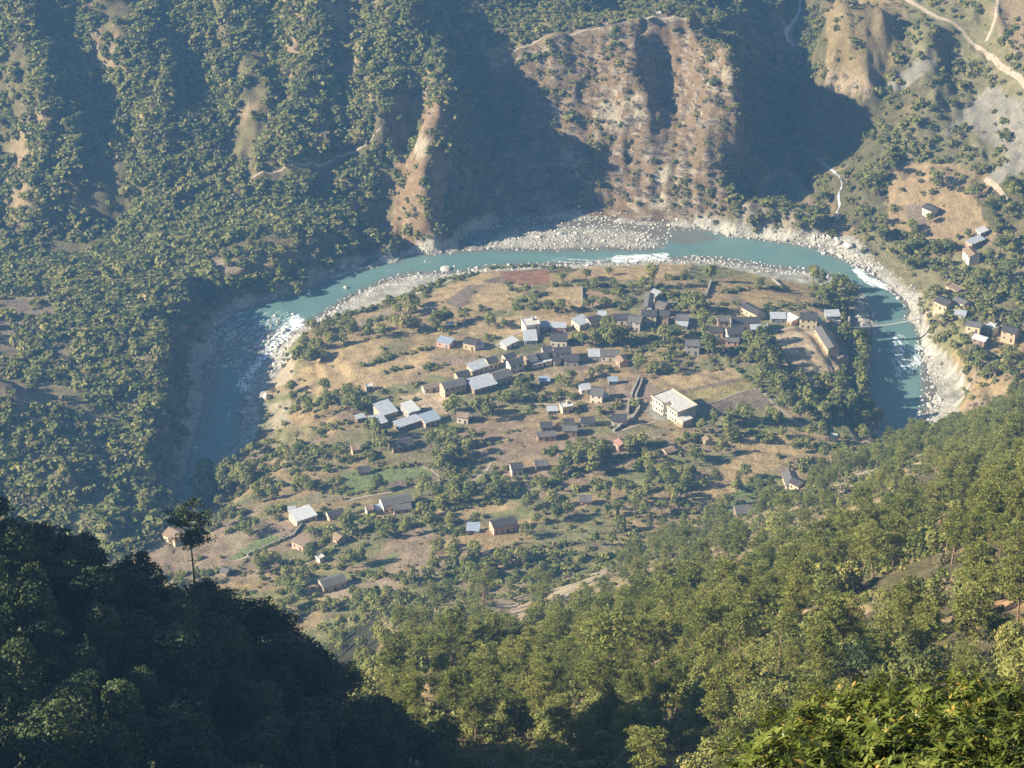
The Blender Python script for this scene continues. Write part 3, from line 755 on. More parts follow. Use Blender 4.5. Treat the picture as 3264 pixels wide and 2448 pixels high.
W = {'white': simple_mat("whitewashed_plaster", (0.66, 0.60, 0.50), 0.9, 0.16, 1.5), 'ochre': simple_mat("ochre_plaster", (0.50, 0.40, 0.27), 0.9, 0.2, 1.5),
     'yellow': simple_mat("pale_yellow_plaster", (0.60, 0.53, 0.36), 0.9, 0.14, 1.5), 'stone': simple_mat("mud_and_stone", (0.36, 0.27, 0.19), 0.95, 0.3, 3.0, stripes=(2.2, 'Z', 4.0)),
     'pink': simple_mat("pinkish_plaster", (0.55, 0.36, 0.28), 0.9, 0.2, 1.5), 'grey': simple_mat("grey_cement", (0.38, 0.36, 0.33), 0.9, 0.2, 1.2), 'teal': simple_mat("turquoise_paint", (0.16, 0.48, 0.52), 0.7, 0.15, 1.5)}
Rf = {'slate': simple_mat("dark_slate", (0.085, 0.08, 0.08), 0.75, 0.3, 2.5, stripes=(1.6, 'Y', 1.5)), 'grey': simple_mat("weathered_slate", (0.17, 0.16, 0.15), 0.8, 0.3, 2.0, stripes=(1.4, 'Y', 1.5)),
      'metal': simple_mat("zinc_sheet", (0.50, 0.53, 0.56), 0.45, 0.16, 0.7, 0.5, stripes=(4.0, 'X')), 'white': simple_mat("white_sheet", (0.70, 0.71, 0.70), 0.5, 0.1, 0.8, 0.4, stripes=(4.0, 'X')),
      'blue': simple_mat("bluish_sheet", (0.36, 0.43, 0.52), 0.5, 0.14, 0.8, 0.5, stripes=(4.0, 'X')), 'brown': simple_mat("brown_thatch", (0.26, 0.19, 0.13), 0.95, 0.25, 3.0),
      'red': simple_mat("rusty_red_sheet", (0.32, 0.19, 0.14), 0.7, 0.2, 1.0), 'conc': simple_mat("concrete_deck", (0.52, 0.50, 0.46), 0.9, 0.12, 0.6), 'teal': W['teal']}
M_dark = simple_mat("dark_opening", (0.03, 0.028, 0.026), 0.5, 0.3, 2.0)
M_wood = simple_mat("old_timber", (0.10, 0.07, 0.045), 0.8, 0.3, 4.0)
M_blue = simple_mat("blue_painted_timber", (0.10, 0.20, 0.34), 0.7, 0.2, 4.0)
M_stone = simple_mat("dry_stone", (0.30, 0.27, 0.23), 0.95, 0.35, 3.0)
M_path = simple_mat("trodden_earth", (0.34, 0.28, 0.205), 0.95, 0.12, 0.5, coord='Object')
M_steel = simple_mat("galvanised_steel", (0.36, 0.35, 0.33), 0.5, 0.15, 2.0, 0.5)
KEEP = []       # photo rectangles kept free of trees (u0, u1, v0, v1)
LAND = []       # landmarks for the labels of trees: (name, x, y)

def house(c, u, v, du, dv, dep, h, kind, roof, wall, label, cat='house', base='slate_roofed_house', land=None, openings=True, storeys=None, clear=True, group=None, pitch=0.42):
    U0, V0_ = px(c, u - du / 2, v - dv / 2); U1, V1_ = px(c, u + du / 2, v + dv / 2)
    Um, Vm = px(c, u, v)
    g0 = hit(Um, Vm)
    top = h + (dep * 0.5 * pitch if kind == 'g' else 0)
    zt = g0.z + top
    for _ in range(3):
        p0, p1 = at_z(U0, V0_, zt), at_z(U1, V1_, zt)
        cx, cy = (p0[0] + p1[0]) / 2, (p0[1] + p1[1]) / 2
        zt = float(ground(cx, cy)) + top
    L = max(2.5, math.hypot(p1[0] - p0[0], p1[1] - p0[1])); yaw = math.atan2(p1[1] - p0[1], p1[0] - p0[0])
    cs = [(sx * L / 2, sy * dep / 2) for sx in (-1, 1) for sy in (-1, 1)]
    zs = [float(ground(cx + math.cos(yaw) * a - math.sin(yaw) * b, cy + math.sin(yaw) * a + math.cos(yaw) * b)) for a, b in cs]
    z0 = float(ground(cx, cy)); sink = z0 - min(zs) + 0.6
    root = link(base, None); root.location = (cx, cy, z0); root.rotation_euler = (0, 0, yaw)
    tag(root, label, cat, group)
    l, d = L / 2, dep / 2
    wb = MB()
    if kind == 'g':
        rz = h + dep * 0.5 * pitch
        wb.add([(-l, -d, -sink), (l, -d, -sink), (l, d, -sink), (-l, d, -sink), (-l, -d, h), (l, -d, h), (l, d, h), (-l, d, h), (-l, 0, rz), (l, 0, rz)],
               [(0, 3, 2, 1), (0, 1, 5, 4), (2, 3, 7, 6), (1, 2, 6, 9, 5), (3, 0, 4, 8, 7), (4, 5, 9, 8), (6, 7, 8, 9)])
    else:
        wb.box(-l, l, -d, d, -sink, h)
    wo_ = wb.build("wall", W[wall], root)
    rb = MB(); ov = 0.45; t = 0.16
    if kind == 'g':
        e = d + ov; le = l + 0.4; ze = h - ov * pitch + 0.03; zr = h + d * pitch + 0.03
        sag = 0.12
        for sgn in (-1, 1):
            pts = []
            nseg = 6
            for k in range(nseg + 1):
                xx = -le + 2 * le * k / nseg; w_ = -sag * math.sin(math.pi * k / nseg) + rnd.uniform(-.04, .04)
                pts += [(xx, sgn * e, ze + w_), (xx, 0, zr + w_), (xx, sgn * e, ze + w_ + t), (xx, 0, zr + w_ + t)]
            fs = []
            for k in range(nseg):
                a, b_ = 4 * k, 4 * k + 4
                fs += [(a + 2, a + 3, b_ + 3, b_ + 2), (a, b_, b_ + 1, a + 1), (a, a + 2, b_ + 2, b_)]
            fs += [(0, 1, 3, 2), (4 * nseg, 4 * nseg + 2, 4 * nseg + 3, 4 * nseg + 1)]
            rb.add(pts, fs)
    elif kind == 'm':      # mono-pitch sheets
        e = d + 0.35; le = l + 0.35; sl = 0.14
        n = max(2, int(L / 1.1))
        for k in range(n):
            xa, xb = -le + 2 * le * k / n + 0.02, -le + 2 * le * (k + 1) / n - 0.02
            o = rnd.uniform(0, 0.05); o2 = rnd.uniform(-.15, .15)
            rb.add([(xa, -e + o2, h + .02 + o), (xb, -e + o2, h + .02 + o), (xb, e, h + .05 + 2 * e * sl + o), (xa, e, h + .05 + 2 * e * sl + o),
                    (xa, -e + o2, h + .08 + o), (xb, -e + o2, h + .08 + o), (xb, e, h + .11 + 2 * e * sl + o), (xa, e, h + .11 + 2 * e * sl + o)],
                   [(0, 3, 2, 1), (4, 5, 6, 7), (0, 1, 5, 4), (1, 2, 6, 5), (2, 3, 7, 6), (3, 0, 4, 7)])
    else:
        rb.box(-l - .3, l + .3, -d - .3, d + .3, h + .002, h + .24)
        for a in ((-l - .3, l + .3, -d - .3, -d - .1), (-l - .3, l + .3, d + .1, d + .3), (-l - .3, -l - .1, -d - .1, d + .1), (l + .1, l + .3, -d - .1, d + .1)):
            rb.box(*a, h + .24, h + .62)
    rb.build("roof", Rf[roof], root)
    if openings:
        ns = storeys or (2 if h > 4.6 else 1)
        n = max(2, int(L / 2.6))
        for s_ in range(ns):
            zb = 0.25 + s_ * (h / ns)
            hh = h / ns
            for k in range(n):
                xx = -l + L * (k + 0.5) / n
                if s_ == 0 and k == n // 2:
                    MB().box(xx - .5, xx + .5, -d - .05, -d + .05, -.1, 1.95).build("door", M_blue if roof in ('metal', 'blue') else M_wood, root)
                else:
                    MB().box(xx - .42, xx + .42, -d - .04, -d + .05, zb + .75, zb + min(1.75, hh - .45)).build("window", M_dark, root)
            wy_ = 0.9 if dep < 4.5 else 1.3
            for yy in ((-wy_, wy_) if dep > 3.5 else (0,)):
                MB().box(-l - .04, -l + .05, yy - .35, yy + .35, zb + .8, zb + min(1.7, hh - .45)).build("window", M_dark, root)
        if kind == 'f' and L > 5:
            MB().box(l * 0.3, l * 0.3 + 1.4, d * .2, d * .2 + 1.4, h + .245, h + 1.9).build("roof_tank", W['grey'], root)
    if clear:
        cc, sn = math.cos(yaw), math.sin(yaw)
        uu, vv = [], []
        for a, b in cs:
            for zz in (z0, z0 + top):
                q_ = project((cx + cc * a - sn * b, cy + sn * a + cc * b, zz)); uu.append(float(q_[0])); vv.append(float(q_[1]))
        KEEP.append((min(uu) - 3, max(uu) + 3, min(vv) - 4, max(vv) + 1))
    KEEPXY.append((cx, cy, max(L, dep) * .5 + 1.5))
    if land:
        LAND.append((land, cx, cy))
    return root
KEEPXY = []

# (crop, u, v, ridge du, dv, depth, height, kind, roof, wall, label, landmark name)
HOUSES = [
 ('D', 405, 325, 150, -45, 10, 4.0, 'm', 'metal', 'ochre', "large shed with weathered grey sheet roof", "the big grey-roofed shed"),
 ('D', 655, 315, 110, -35, 8, 3.6, 'm', 'white', 'grey', "shed with a pale even roof standing right of the big grey-roofed shed", None),
 ('D', 850, 415, 150, -45, 7, 3.0, 'm', 'blue', 'pink', "blue sheet-roofed shed at the mouth of the beaten yard", "the blue-roofed shed"),
 ('D', 625, 455, 230, -75, 5, 2.6, 'm', 'metal', 'stone', "long low shed with patched grey sheets, lowest beside the beaten yard", None),
 ('D', 330, 440, 130, -35, 7, 2.8, 'm', 'metal', 'grey', "lean-to with ragged grey sheets just below the big grey-roofed shed", None),
 ('D', 150, 405, 80, -20, 3, 2.4, 'm', 'metal', 'stone', "tiny sheet-roofed hut left of the big grey-roofed shed", None),
 ('D', 1085, 45, 215, -50, 6.5, 5.6, 'g', 'grey', 'ochre', "tall stone house whose bare ochre gable overlooks the beaten yard", "the tall ochre-gabled house"),
 ('D', 1375, 65, 230, -62, 9, 3.4, 'm', 'metal', 'stone', "wide shed of patched bright sheets right of the tall ochre-gabled house", "the wide patched-sheet shed"),
 ('D', 880, 75, 190, -40, 4, 2.6, 'g', 'brown', 'white', "low row with a white end wall left of the tall ochre-gabled house", None),
 ('D', 240, 92, 60, -5, 3, 2.4, 'f', 'conc', 'white', "small white box of a hut alone beside the upper straw field", None),
 ('D', 560, 640, 210, -50, 7, 2.8, 'g', 'slate', 'stone', "ragged dark-roofed house in the shade below the long low shed", None),
 ('D', 100, 690, 70, -10, 5, 3.4, 'g', 'brown', 'ochre', "little house with a pointed pale gable at the edge of the lower green field", None),
 ('D', 1190, 365, 110, 10, 5, 3.6, 'g', 'brown', 'white', "white-ended house half hidden under trees right of the beaten yard", None),
 ('D', 190, 915, 110, -5, 5, 3.0, 'g', 'slate', 'stone', "dark-roofed cottage at the upper edge of the green field", "the cottage above the green field"),
 ('D', 505, 1215, 280, -55, 6.5, 4.4, 'g', 'grey', 'white', "longest grey-roofed house below the green field, beside the footpath", "the long house below the green field"),
 ('D', 570, 1285, 170, -20, 5, 3.2, 'g', 'grey', 'pink', "grey-roofed house with a pinkish end wall tucked under the long one by the footpath", None),
 ('D', 240, 1300, 60, -10, 4, 3.4, 'g', 'brown', 'white', "small hut with a bright gable left of the long grey-roofed house", None),
 ('D', 330, 1320, 60, -15, 3, 2.2, 'm', 'blue', 'grey', "low bluish lean-to between the bright-gabled hut and the pinkish-walled house", None),
 ('D', 1590, 1440, 230, -50, 6, 4.2, 'g', 'slate', 'pink', "long dark-roofed house with a bright salmon end wall on the middle terraces", "the salmon-ended long house"),
 ('D', 1290, 1525, 120, 5, 5, 2.6, 'm', 'blue', 'stone', "low bluish-roofed byre left of the salmon-ended long house", None),
 ('D', 1725, 880, 110, -12, 5.5, 3.8, 'g', 'slate', 'white', "dark-roofed house with white left end above the winding footpath", "the white-ended house by the path"),
 ('D', 1975, 850, 120, -15, 5, 3.0, 'g', 'grey', 'stone', "grey-roofed house right of the white-ended one above the winding footpath", None),
 ('A', 1640, 905, 130, 30, 5, 2.8, 'm', 'blue', 'pink', "blue-sheeted hut at the upper left end of the village", "the blue hut"),
 ('A', 1905, 885, 120, 25, 6, 3.8, 'g', 'slate', 'ochre', "dark-roofed house with an ochre end, right of the blue hut", None),
 ('A', 1965, 940, 90, -30, 3.5, 2.2, 'm', 'white', 'white', "white lean-to in front of the dark house near the blue hut", None),
 ('A', 1690, 735, 60, -10, 2.5, 2.0, 'm', 'white', 'stone', "tiny white-roofed shelter among the trees above the blue hut", None),
 ('A', 1810, 1215, 120, -30, 5, 3.8, 'g', 'slate', 'ochre', "dark-roofed house with pale gable between the two bright sheet roofs", None),
 ('A', 1970, 1155, 160, -55, 6, 3.2, 'm', 'metal', 'ochre', "shed with a bright striped roof left of the village lane", None),
 ('B', 205, 1075, 95, -25, 5.5, 4.2, 'g', 'slate', 'yellow', "dark-roofed house with yellow end beside the lane", None),
 ('B', 300, 1215, 170, -50, 7.5, 4.6, 'g', 'grey', 'ochre', "broad grey slate-roofed house joined to the wide patched-sheet shed", None),
 ('B', 445, 1095, 130, -30, 5.5, 5.6, 'g', 'slate', 'white', "two-storey house with white gable and dark roof in the village centre", "the white-gabled village house"),
 ('B', 385, 1035, 100, -30, 4.5, 3.8, 'g', 'slate', 'yellow', "narrow dark-roofed house just above the two-storey white-gabled one", None),
 ('B', 605, 1050, 85, -20, 7.5, 3.6, 'g', 'grey', 'stone', "grey-roofed house standing edge-on to the left of the terrace row", None),
 ('B', 715, 1035, 120, -20, 6, 3.6, 'g', 'slate', 'stone', "dark-roofed middle house of the village terrace row", None),
 ('B', 800, 1018, 75, -12, 6, 3.4, 'g', 'slate', 'stone', "short dark-roofed house at the right end of the terrace row", None),
 ('B', 705, 1108, 190, -48, 3.5, 2.6, 'm', 'white', 'white', "white-roofed lean-to stretched along the foot of the terrace row", "the white lean-to of the row"),
 ('B', 920, 975, 160, -12, 6, 5.2, 'g', 'slate', 'ochre', "two-storey dark house with a lit ochre end right of the terrace row", None),
 ('B', 770, 965, 90, -12, 5, 3.0, 'g', 'slate', 'grey', "dark-roofed cottage behind the terrace row", None),
 ('B', 1015, 1045, 140, 0, 7, 3.8, 'g', 'slate', 'grey', "square dark-roofed house nearest the ploughed strip, right of the terrace row", None),
 ('B', 865, 1075, 60, -5, 4, 3.2, 'g', 'slate', 'white', "tiny house with a white end between the row and the square dark house", None),
 ('B', 1245, 1035, 115, 0, 6, 3.0, 'm', 'metal', 'grey', "grey sheet-roofed house left of the long low slate one", None),
 ('B', 1405, 1002, 190, 2, 6, 3.8, 'g', 'grey', 'white', "long low slate-roofed house with pale walls at the right end of the village centre", "the long low pale-walled house"),
 ('B', 1525, 1075, 40, 55, 4.5, 3.0, 'g', 'brown', 'pink', "small steep brown-roofed house set across the slope under the long low one", None),
 ('B', 605, 715, 140, -20, 8, 6.4, 'f', 'conc', 'white', "two-storey white concrete house with flat roof at the upper edge of the village", "the white flat-roofed house"),
 ('B', 745, 742, 100, 2, 4.5, 3.0, 'm', 'metal', 'grey', "grey sheet-roofed shop right beside the white flat-roofed house", None),
 ('B', 885, 752, 145, 0, 4.5, 3.0, 'm', 'metal', 'pink', "longer grey sheet-roofed shop, second from the white flat-roofed house", None),
 ('B', 600, 860, 125, -5, 9, 3.0, 'm', 'metal', 'grey', "broad grey sheet-roofed hall below the white flat-roofed house", None),
 ('B', 890, 835, 165, 5, 7.5, 4.2, 'g', 'slate', 'white', "broad dark slate-roofed house between the grey hall and the grove", None),
 ('B', 390, 915, 120, -60, 4.5, 2.4, 'm', 'white', 'white', "pale sheet-roofed stall along the village lane", None),
 ('B', 1110, 705, 110, -40, 7, 3.4, 'm', 'metal', 'yellow', "pale-walled round-fronted shed at the start of the upper row", None),
 ('B', 1235, 662, 110, -30, 5.5, 3.8, 'g', 'slate', 'yellow', "dark-roofed house with curved yellow end in the upper row", None),
 ('B', 1325, 632, 80, 0, 4, 3.0, 'm', 'metal', 'grey', "little grey-sheeted house in the upper row", None),
 ('B', 1520, 640, 170, 0, 5.5, 3.6, 'g', 'slate', 'white', "low dark-roofed house at the middle of the upper row", None),
 ('B', 1665, 660, 120, 20, 6.5, 5.4, 'g', 'grey', 'grey', "tall grey house over the shaded grove", "the tall grey house above the grove"),
 ('B', 1800, 600, 145, 5, 6, 6.2, 'g', 'slate', 'yellow', "two-storey pale yellow house in the upper row", "the yellow two-storey house"),
 ('B', 1940, 600, 125, 12, 6, 6.0, 'g', 'slate', 'stone', "dark stone-walled house touching the yellow two-storey one", None),
 ('B', 1795, 490, 25, -140, 4.0, 5.0, 'g', 'grey', 'white', "narrow grey-roofed range running uphill behind the yellow house", None),
 ('B', 1935, 515, 90, 25, 6, 6.0, 'g', 'grey', 'stone', "grey-roofed tall house behind the dark stone-walled one", None),
 ('B', 1850, 430, 60, -60, 4, 3.4, 'm', 'white', 'ochre', "topmost pale-roofed shed behind the yellow house", None),
 ('B', 2130, 640, 130, 5, 6.5, 3.8, 'g', 'grey', 'white', "white-walled house with weathered grey roof, last of the upper row", None),
 ('B', 2135, 735, 100, 10, 4, 2.4, 'm', 'metal', 'stone', "low grey shed in front of the last house of the upper row", None),
 ('C', 950, 405, 165, 85, 6, 3.8, 'g', 'slate', 'ochre', "row of bright ochre rooms under a dark roof, set slantwise beside the straw field", "the slanting row of ochre rooms"),
 ('C', 870, 515, 280, -8, 6.5, 4.2, 'g', 'slate', 'white', "longest dark-roofed house of the right hand quarter", "the longest dark-roofed house"),
 ('C', 650, 505, 120, -5, 5, 3.2, 'g', 'grey', 'pink', "short house with pinkish wall left of the longest dark-roofed one", None),
 ('C', 572, 610, 140, 0, 5.5, 3.8, 'g', 'slate', 'ochre', "dark-roofed house beside the column-like tree", None),
 ('C', 770, 620, 165, -10, 7, 5.2, 'g', 'slate', 'white', "two-storey house with whitewashed end under the longest dark-roofed one", None),
 ('C', 1010, 612, 170, 0, 4.5, 2.8, 'm', 'metal', 'stone', "grey-sheeted shed between the two-storey whitewashed house and the playground", None),
 ('C', 740, 715, 130, 5, 4.5, 2.8, 'g', 'grey', 'pink', "grey-roofed cottage with pink end below the two-storey whitewashed house", None),
 ('C', 545, 700, 90, 20, 4.5, 3.0, 'g', 'slate', 'grey', "small dark-roofed cottage between two big trees right of the village street", None),
 ('C', 340, 740, 140, 5, 6.5, 5.4, 'g', 'grey', 'grey', "grey-roofed two-storey house behind the turquoise awnings", None),
 ('C', 335, 805, 120, 12, 3, 2.6, 'm', 'teal', 'teal', "turquoise-roofed stall in front of the grey two-storey house", "the turquoise stall"),
 ('C', 1200, 500, 150, 0, 5.5, 3.0, 'm', 'metal', 'grey', "grey-blue sheeted house right of the longest dark-roofed one", None),
 ('C', 1325, 515, 90, 50, 5, 3.0, 'm', 'white', 'pink', "bright slanting sheet roof between the grey-blue house and the cream house", None),
 ('C', 1510, 470, 170, 5, 7, 6.0, 'g', 'slate', 'yellow', "cream two-storey house with tall openings beyond the playground", "the cream two-storey house"),
 ('C', 1545, 548, 170, -5, 3.5, 2.8, 'm', 'metal', 'stone', "thin grey lean-to under the cream two-storey house", None),
 ('C', 1745, 495, 140, -5, 5.5, 3.6, 'm', 'metal', 'grey', "grey-blue roofed house nearest the bridge", "the house at the bridge"),
 ('C', 1770, 560, 110, 8, 3, 2.4, 'm', 'white', 'stone', "bright low awning in front of the house nearest the bridge", None),
 ('C', 1700, 700, 130, 205, 6, 3.6, 'g', 'grey', 'ochre', "long classroom block down the right side of the bare playground", "the playground block"),
 ('C', 1825, 850, 75, 100, 5.5, 3.2, 'g', 'grey', 'ochre', "shorter classroom block continuing below the long one by the playground", None),
 ('E', 650, 275, 120, 15, 8, 5.6, 'g', 'grey', 'white', "lone grey-roofed house with white walls beside the brown ploughed plot", "the lone white-walled house"),
 ('E', 520, 268, 100, -15, 4.5, 2.6, 'm', 'metal', 'white', "sheet-roofed lean-to on the left side of the lone white-walled house", None),
 ('E', 712, 355, 80, -10, 3, 2.2, 'm', 'white', 'stone', "tiny pale shelter at the foot of the lone white-walled house", None),
 ('E', 112, 190, 100, -5, 4, 2.4, 'm', 'blue', 'pink', "small bluish-roofed hut in the tree belt under the village", None),
 ('E', 800, 190, 90, -5, 3.5, 2.4, 'm', 'blue', 'stone', "blue-sheeted shelter at the top corner of the ploughed plot", None),
 ('E', 330, 450, 100, -20, 4, 3.4, 'f', 'conc', 'yellow', "small cream flat-roofed building on the footpath of the lower hamlet", None),
 ('E', 190, 487, 100, -5, 3.5, 2.4, 'm', 'metal', 'stone', "grey sheet roof at the upper left of the lower hamlet", None),
 ('E', 355, 590, 100, 0, 5, 3.2, 'g', 'slate', 'pink', "upper dark-roofed house in the middle of the lower hamlet", None),
 ('E', 370, 655, 140, 3, 5, 3.4, 'g', 'grey', 'stone', "lower grey-roofed house in the middle of the lower hamlet", "the hamlet's middle house"),
 ('E', 130, 625, 110, -3, 5, 3.0, 'g', 'slate', 'stone', "dark-roofed house at the left end of the lower hamlet", None),
 ('E', 545, 572, 130, -8, 5.5, 3.4, 'g', 'slate', 'white', "white-ended house between the middle and right ends of the lower hamlet", None),
 ('E', 865, 550, 140, 0, 6.5, 3.8, 'g', 'slate', 'white', "house with bright rounded white end right of the lower hamlet", "the bright-ended hamlet house"),
 ('E', 130, 718, 180, -12, 4.5, 2.8, 'g', 'grey', 'pink', "long low house along the brown field at the bottom of the lower hamlet", None),
 ('E', 885, 805, 45, 50, 5, 3.2, 'g', 'red', 'pink', "small hut with a rusty red roof under the stone wall", "the red-roofed hut"),
 ('E', 70, 1010, 110, -12, 5, 3.0, 'g', 'grey', 'stone', "grey-roofed house hidden in the tree belt below the hamlet", None),
 ('E', 1365, 880, 90, -30, 4, 2.6, 'g', 'brown', 'pink', "brown-thatched byre in the grove below the flat-roofed school", None),
 ('E', 1755, 775, 30, 30, 4, 3.0, 'g', 'brown', 'yellow', "tiny hut with a bright yellow side in the grove right of the school", None),
 ('E', 525, 1370, 110, 0, 5, 3.2, 'g', 'grey', 'pink', "grey-roofed house with pink and white end on the terraces below the hamlet", "the pink-ended house"),
 ('E', 2105, 1515, 140, -12, 6, 3.4, 'g', 'grey', 'stone', "grey-roofed farmhouse on the brown plot at the foot of the pine slope", "the farmhouse at the pine slope"),
 ('G', 500, 600, 120, 60, 8, 3.6, 'g', 'brown', 'yellow', "house with a blazing yellow wall behind the lone pine of the dark spur", "the yellow-walled house"),
 ('G', 1785, 440, 200, -68, 7.5, 3.2, 'm', 'white', 'yellow', "whitest sheet-roofed shed, on the left edge of the terraces", "the whitest shed"),
 ('G', 1675, 392, 70, -5, 3, 2.0, 'm', 'metal', 'stone', "tiny sheet-roofed coop just left of the whitest shed", None),
 ('G', 1770, 715, 115, 55, 5, 3.0, 'm', 'brown', 'pink', "brown-topped square hut standing slantwise under the whitest shed", "the brown square hut"),
 ('G', 2110, 405, 150, -35, 5, 3.2, 'g', 'slate', 'yellow', "dark-roofed house with bright pointed gable right of the whitest shed", None),
 ('G', 2150, 640, 60, 40, 3.5, 3.0, 'g', 'brown', 'pink', "small ruin with a pink wall among the bushes right of the brown square hut", None),
 ('G', 1960, 872, 25, 15, 2.5, 2.0, 'f', 'conc', 'white', "tiny white shrine beside a thicket below the brown square hut", None),
 ('G', 2080, 1080, 230, -65, 6, 3.6, 'g', 'grey', 'ochre', "long grey house with pale gable at the lowest left corner of the terraces", "the lowest long house"),
 ('G', 1010, 985, 60, 20, 4, 2.0, 'g', 'grey', 'stone', "half-hidden grey roof right behind the dark spur", None),
 ('R', 1370, 1490, 130, 55, 7.5, 3.8, 'g', 'slate', 'ochre', "grey-roofed house across the river, nearest the bridge path", "the house across the bridge"),
 ('R', 1545, 1500, 120, 50, 5.5, 3.4, 'g', 'grey', 'white', "white-walled house next right of the one nearest the bridge path", None),
 ('R', 1470, 1385, 130, 60, 4.5, 2.2, 'f', 'brown', 'ochre', "roofless ochre ruin above the two houses across the bridge", None),
 ('R', 1650, 985, 70, 80, 6, 5.4, 'g', 'brown', 'white', "brown-roofed two-storey house high on the far bank", "the brown two-storey house"),
 ('R', 1690, 880, 140, -60, 4.5, 2.8, 'm', 'metal', 'pink', "sheet-roofed byre just above the brown two-storey house", None),
 ('R', 1760, 775, 90, -35, 4, 2.4, 'm', 'white', 'white', "pale shelter highest above the brown two-storey house", None),
 ('R', 1225, 440, 90, 40, 6.5, 3.6, 'g', 'slate', 'white', "lone dark-roofed farmhouse on the far bank fields", "the lone far-bank farmhouse"),
 ('q5', 2130, 455, 90, 25, 7, 5.2, 'g', 'slate', 'ochre', "tall dark-roofed house beside the brown field across the river", "the tall far-bank house"),
 ('q5', 1885, 465, 90, 15, 5.5, 3.6, 'g', 'grey', 'yellow', "grey-roofed house with yellow wall on the far-bank path", None),
 ('q5', 2000, 455, 60, 30, 4, 3.4, 'f', 'conc', 'yellow', "small cream flat-topped house left of the tall far-bank one", None),
 ('q5', 1925, 535, 80, 25, 4, 2.4, 'm', 'white', 'stone', "pale sheet-roofed shed under the grey and yellow far-bank house", None),
 ('q5', 1800, 370, 70, 10, 4, 2.6, 'm', 'metal', 'ochre', "small sheeted tea stall where the far-bank path forks", None),
 ('q5', 705, 1430, 30, 85, 6, 3.6, 'g', 'grey', 'ochre', "upper half of a dark farm pair on the straw slope", "the dark farm pair"),
 ('q5', 745, 1490, 60, 30, 5.5, 3.4, 'g', 'slate', 'ochre', "lower half of the dark farm pair, turned across the slope", None),
 ('q5', 980, 1172, 22, 5, 2.5, 2.2, 'f', 'conc', 'white', "tiny white hut at the end of the rim path", None),
 ('q2', 2055, 92, 18, 0, 2.6, 2.2, 'f', 'conc', 'white', "white shrine standing on the cliff-top path", "the cliff-top shrine"),
]
for hh in HOUSES:
    c, u, v, du, dv, dep, h, kd, rf, wl, lab, ld = hh
    base = {'m': 'tin_roofed_shed', 'g': 'gable_roofed_house', 'f': 'flat_roofed_house'}[kd]
    cat = 'shed' if kd == 'm' else 'house'
    if 'shrine' in lab:
        base, cat = 'shrine', 'shrine'
    house(c, u, v, du, dv, dep, h, kd, rf, wl, lab, cat, base, ld, openings=h > 2.3)

